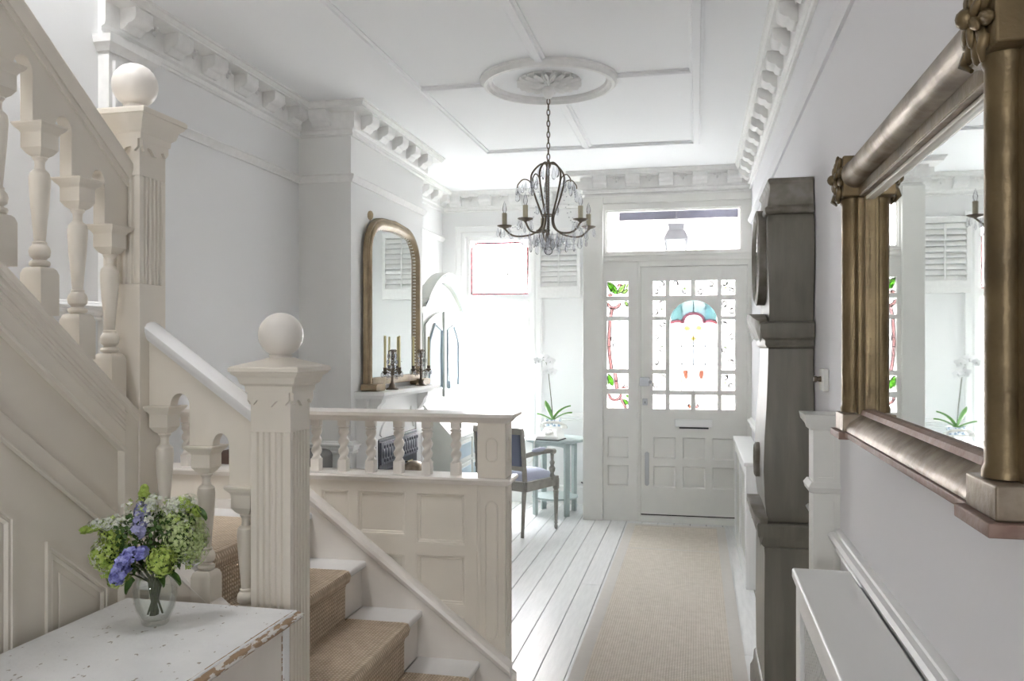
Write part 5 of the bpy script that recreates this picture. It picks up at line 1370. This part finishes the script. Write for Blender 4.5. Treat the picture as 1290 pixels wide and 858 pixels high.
def spray(c0, c1, r0, r1, n, s, petals=4):
    m = MB(); c0 = Vector(c0); c1 = Vector(c1)
    if s < .01: n = int(n*1.5); s = s*.78
    for _ in range(n):
        t = random.random(); d = Vector((random.gauss(0, 1), random.gauss(0, 1), random.gauss(0, 1))).normalized()
        floret(m, c0.lerp(c1, t)+d*(r0+(r1-r0)*t)*random.uniform(.6, 1.05), d, s*random.uniform(.8, 1.2), petals)
    return m
# a frame in which u points to the right as the viewer sees it, w up, and v towards the viewer
ur = Vector((math.cos(.6), math.sin(.6), 0)); vv = Vector((math.sin(.6), -math.cos(.6), 0))
def P3(u, v, w):
    u = u*.72 if u > 0 else u*.93
    return Vector((vx, vy, TZ+.145))+ur*u+vv*v+Vector((0, 0, w))
def head(name, m, mt, c, label=None):
    o = obj(name, m, mt, bq, ang=80); heads.append((c, o))
    if label: o['label'] = label
for c, r, n in ((P3(.022, .055, .03), .036, 210), (P3(-.122, .0, .045), .040, 210), (P3(-.095, .03, -.0), .030, 150), (P3(-.105, -.02, .085), .038, 180)):
    head('viburnum_head', cluster(c, r, n, .0085), 'vgreen', c)
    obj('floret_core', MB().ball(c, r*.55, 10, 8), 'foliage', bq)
for c, r, n, sh in ((P3(.085, .03, .075), .050, 330, (1, .8, 1.0)), (P3(.125, .0, .045), .040, 240, (1, .8, 1.1)), (P3(.06, .0, .12), .045, 240, (1, .8, .7)), (P3(.12, -.02, .11), .036, 160, (1, 1, .8)), (P3(.145, -.01, .07), .035, 160, (.8, .8, 1.1))):
    head('pale_umbel', cluster(c, r, n, .0070, sh), 'pale', c)
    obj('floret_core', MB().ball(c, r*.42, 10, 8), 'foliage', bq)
head('lilac_spray', spray(P3(-.02, .0, .12), P3(-.16, .0, .128), .034, .012, 330, .0065), 'lilac', P3(-.06, 0, .12))
head('lilac_spray', spray(P3(.05, .0, .15), P3(.12, -.02, .165), .032, .022, 300, .0065), 'lilac', P3(.08, 0, .15))
head('lilac_spray', spray(P3(-.03, .02, .12), P3(-.005, .0, .185), .034, .018, 240, .0065), 'lilac', P3(-.02, 0, .15))
head('green_bud_spray', spray(P3(-.03, .0, .19), P3(-.028, .0, .215), .016, .008, 110, .007), 'vgreen', P3(-.03, 0, .19))
head('green_bud_spray', spray(P3(-.13, .0, .125), P3(-.185, .0, .112), .014, .008, 120, .007), 'vgreen', P3(-.15, 0, .12))
head('green_bud_spray', spray(P3(.09, .0, .17), P3(.15, .0, .135), .020, .010, 140, .007), 'vgreen', P3(.12, 0, .15))
head('delphinium', spray(P3(-.098, .060, -.008), P3(-.078, .062, .040), .014, .021, 70, .013, 5), 'dblue', P3(-.05, .06, .03), 'bright blue delphinium')
head('delphinium', spray(P3(-.068, .060, .052), P3(-.028, .055, .058), .016, .013, 45, .013, 5), 'dblue', P3(0, .06, .06), 'bright blue delphinium')
head('delphinium', spray(P3(-.045, .045, .105), P3(-.030, .01, .165), .017, .015, 60, .012, 5), 'dmauve', P3(0, .03, .14), 'mauve blue delphinium')
for mt_, nn_, nm_ in (('vgreen', 120, 'loose_buds'), ('lilac', 110, 'loose_white_florets')):
    m = MB()
    for _ in range(nn_):
        an = random.uniform(-.5, PI+.5); rr = random.uniform(.8, 1.08)
        u, w = .135*rr*math.cos(an)-.01, .055+.125*rr*math.sin(an)
        floret(m, P3(u, random.uniform(-.03, .05), w), (random.uniform(-1, 1), random.uniform(-1, 1), random.uniform(-.2, 1)), .0065, 4)
    tag(obj(nm_, m, mt_, bq), kind='stuff')
m = MB()
for _ in range(260):
    u, v, w = random.uniform(-.10, .12), random.uniform(-.03, .045), random.uniform(.0, .14)
    floret(m, P3(u, v, w), (random.uniform(-1, 1), random.uniform(-1, 1), random.uniform(-.2, 1)), .016, 3)
tag(obj('foliage', m, 'foliage', bq), kind='stuff')
for c, o in heads:
    c = Vector(c); e = Vector((vx, vy, TZ+.02))+Vector((c.x-vx, c.y-vy, 0))*-.06+Vector((random.uniform(-.012, .012), random.uniform(-.012, .012), random.uniform(0, .012)))
    mid = Vector((vx, vy, TZ+.11))+Vector((c.x-vx, c.y-vy, 0))*.12+Vector((random.uniform(-.008, .008), random.uniform(-.008, .008), 0))
    obj('stem', MB().tube([e, e.lerp(mid, .5), mid, mid.lerp(c, .5)+Vector((0, 0, .01)), c], .0026, 6), 'stem', bq)
for u, v, w, du in ((.0, .045, -.005, .02), (-.05, .05, -.012, -.02), (.04, .04, -.006, .03), (.13, .0, .15, .03)):
    q = P3(u, v, w); obj('leaf', strap([q, q+ur*du*.5+Vector((0, 0, -.01)), q+ur*du+vv*.02+Vector((0, 0, -.03))], .012), 'foliage', bq, ang=70)
for o in bpy.data.objects:
    if o.name.startswith('proto'): pass
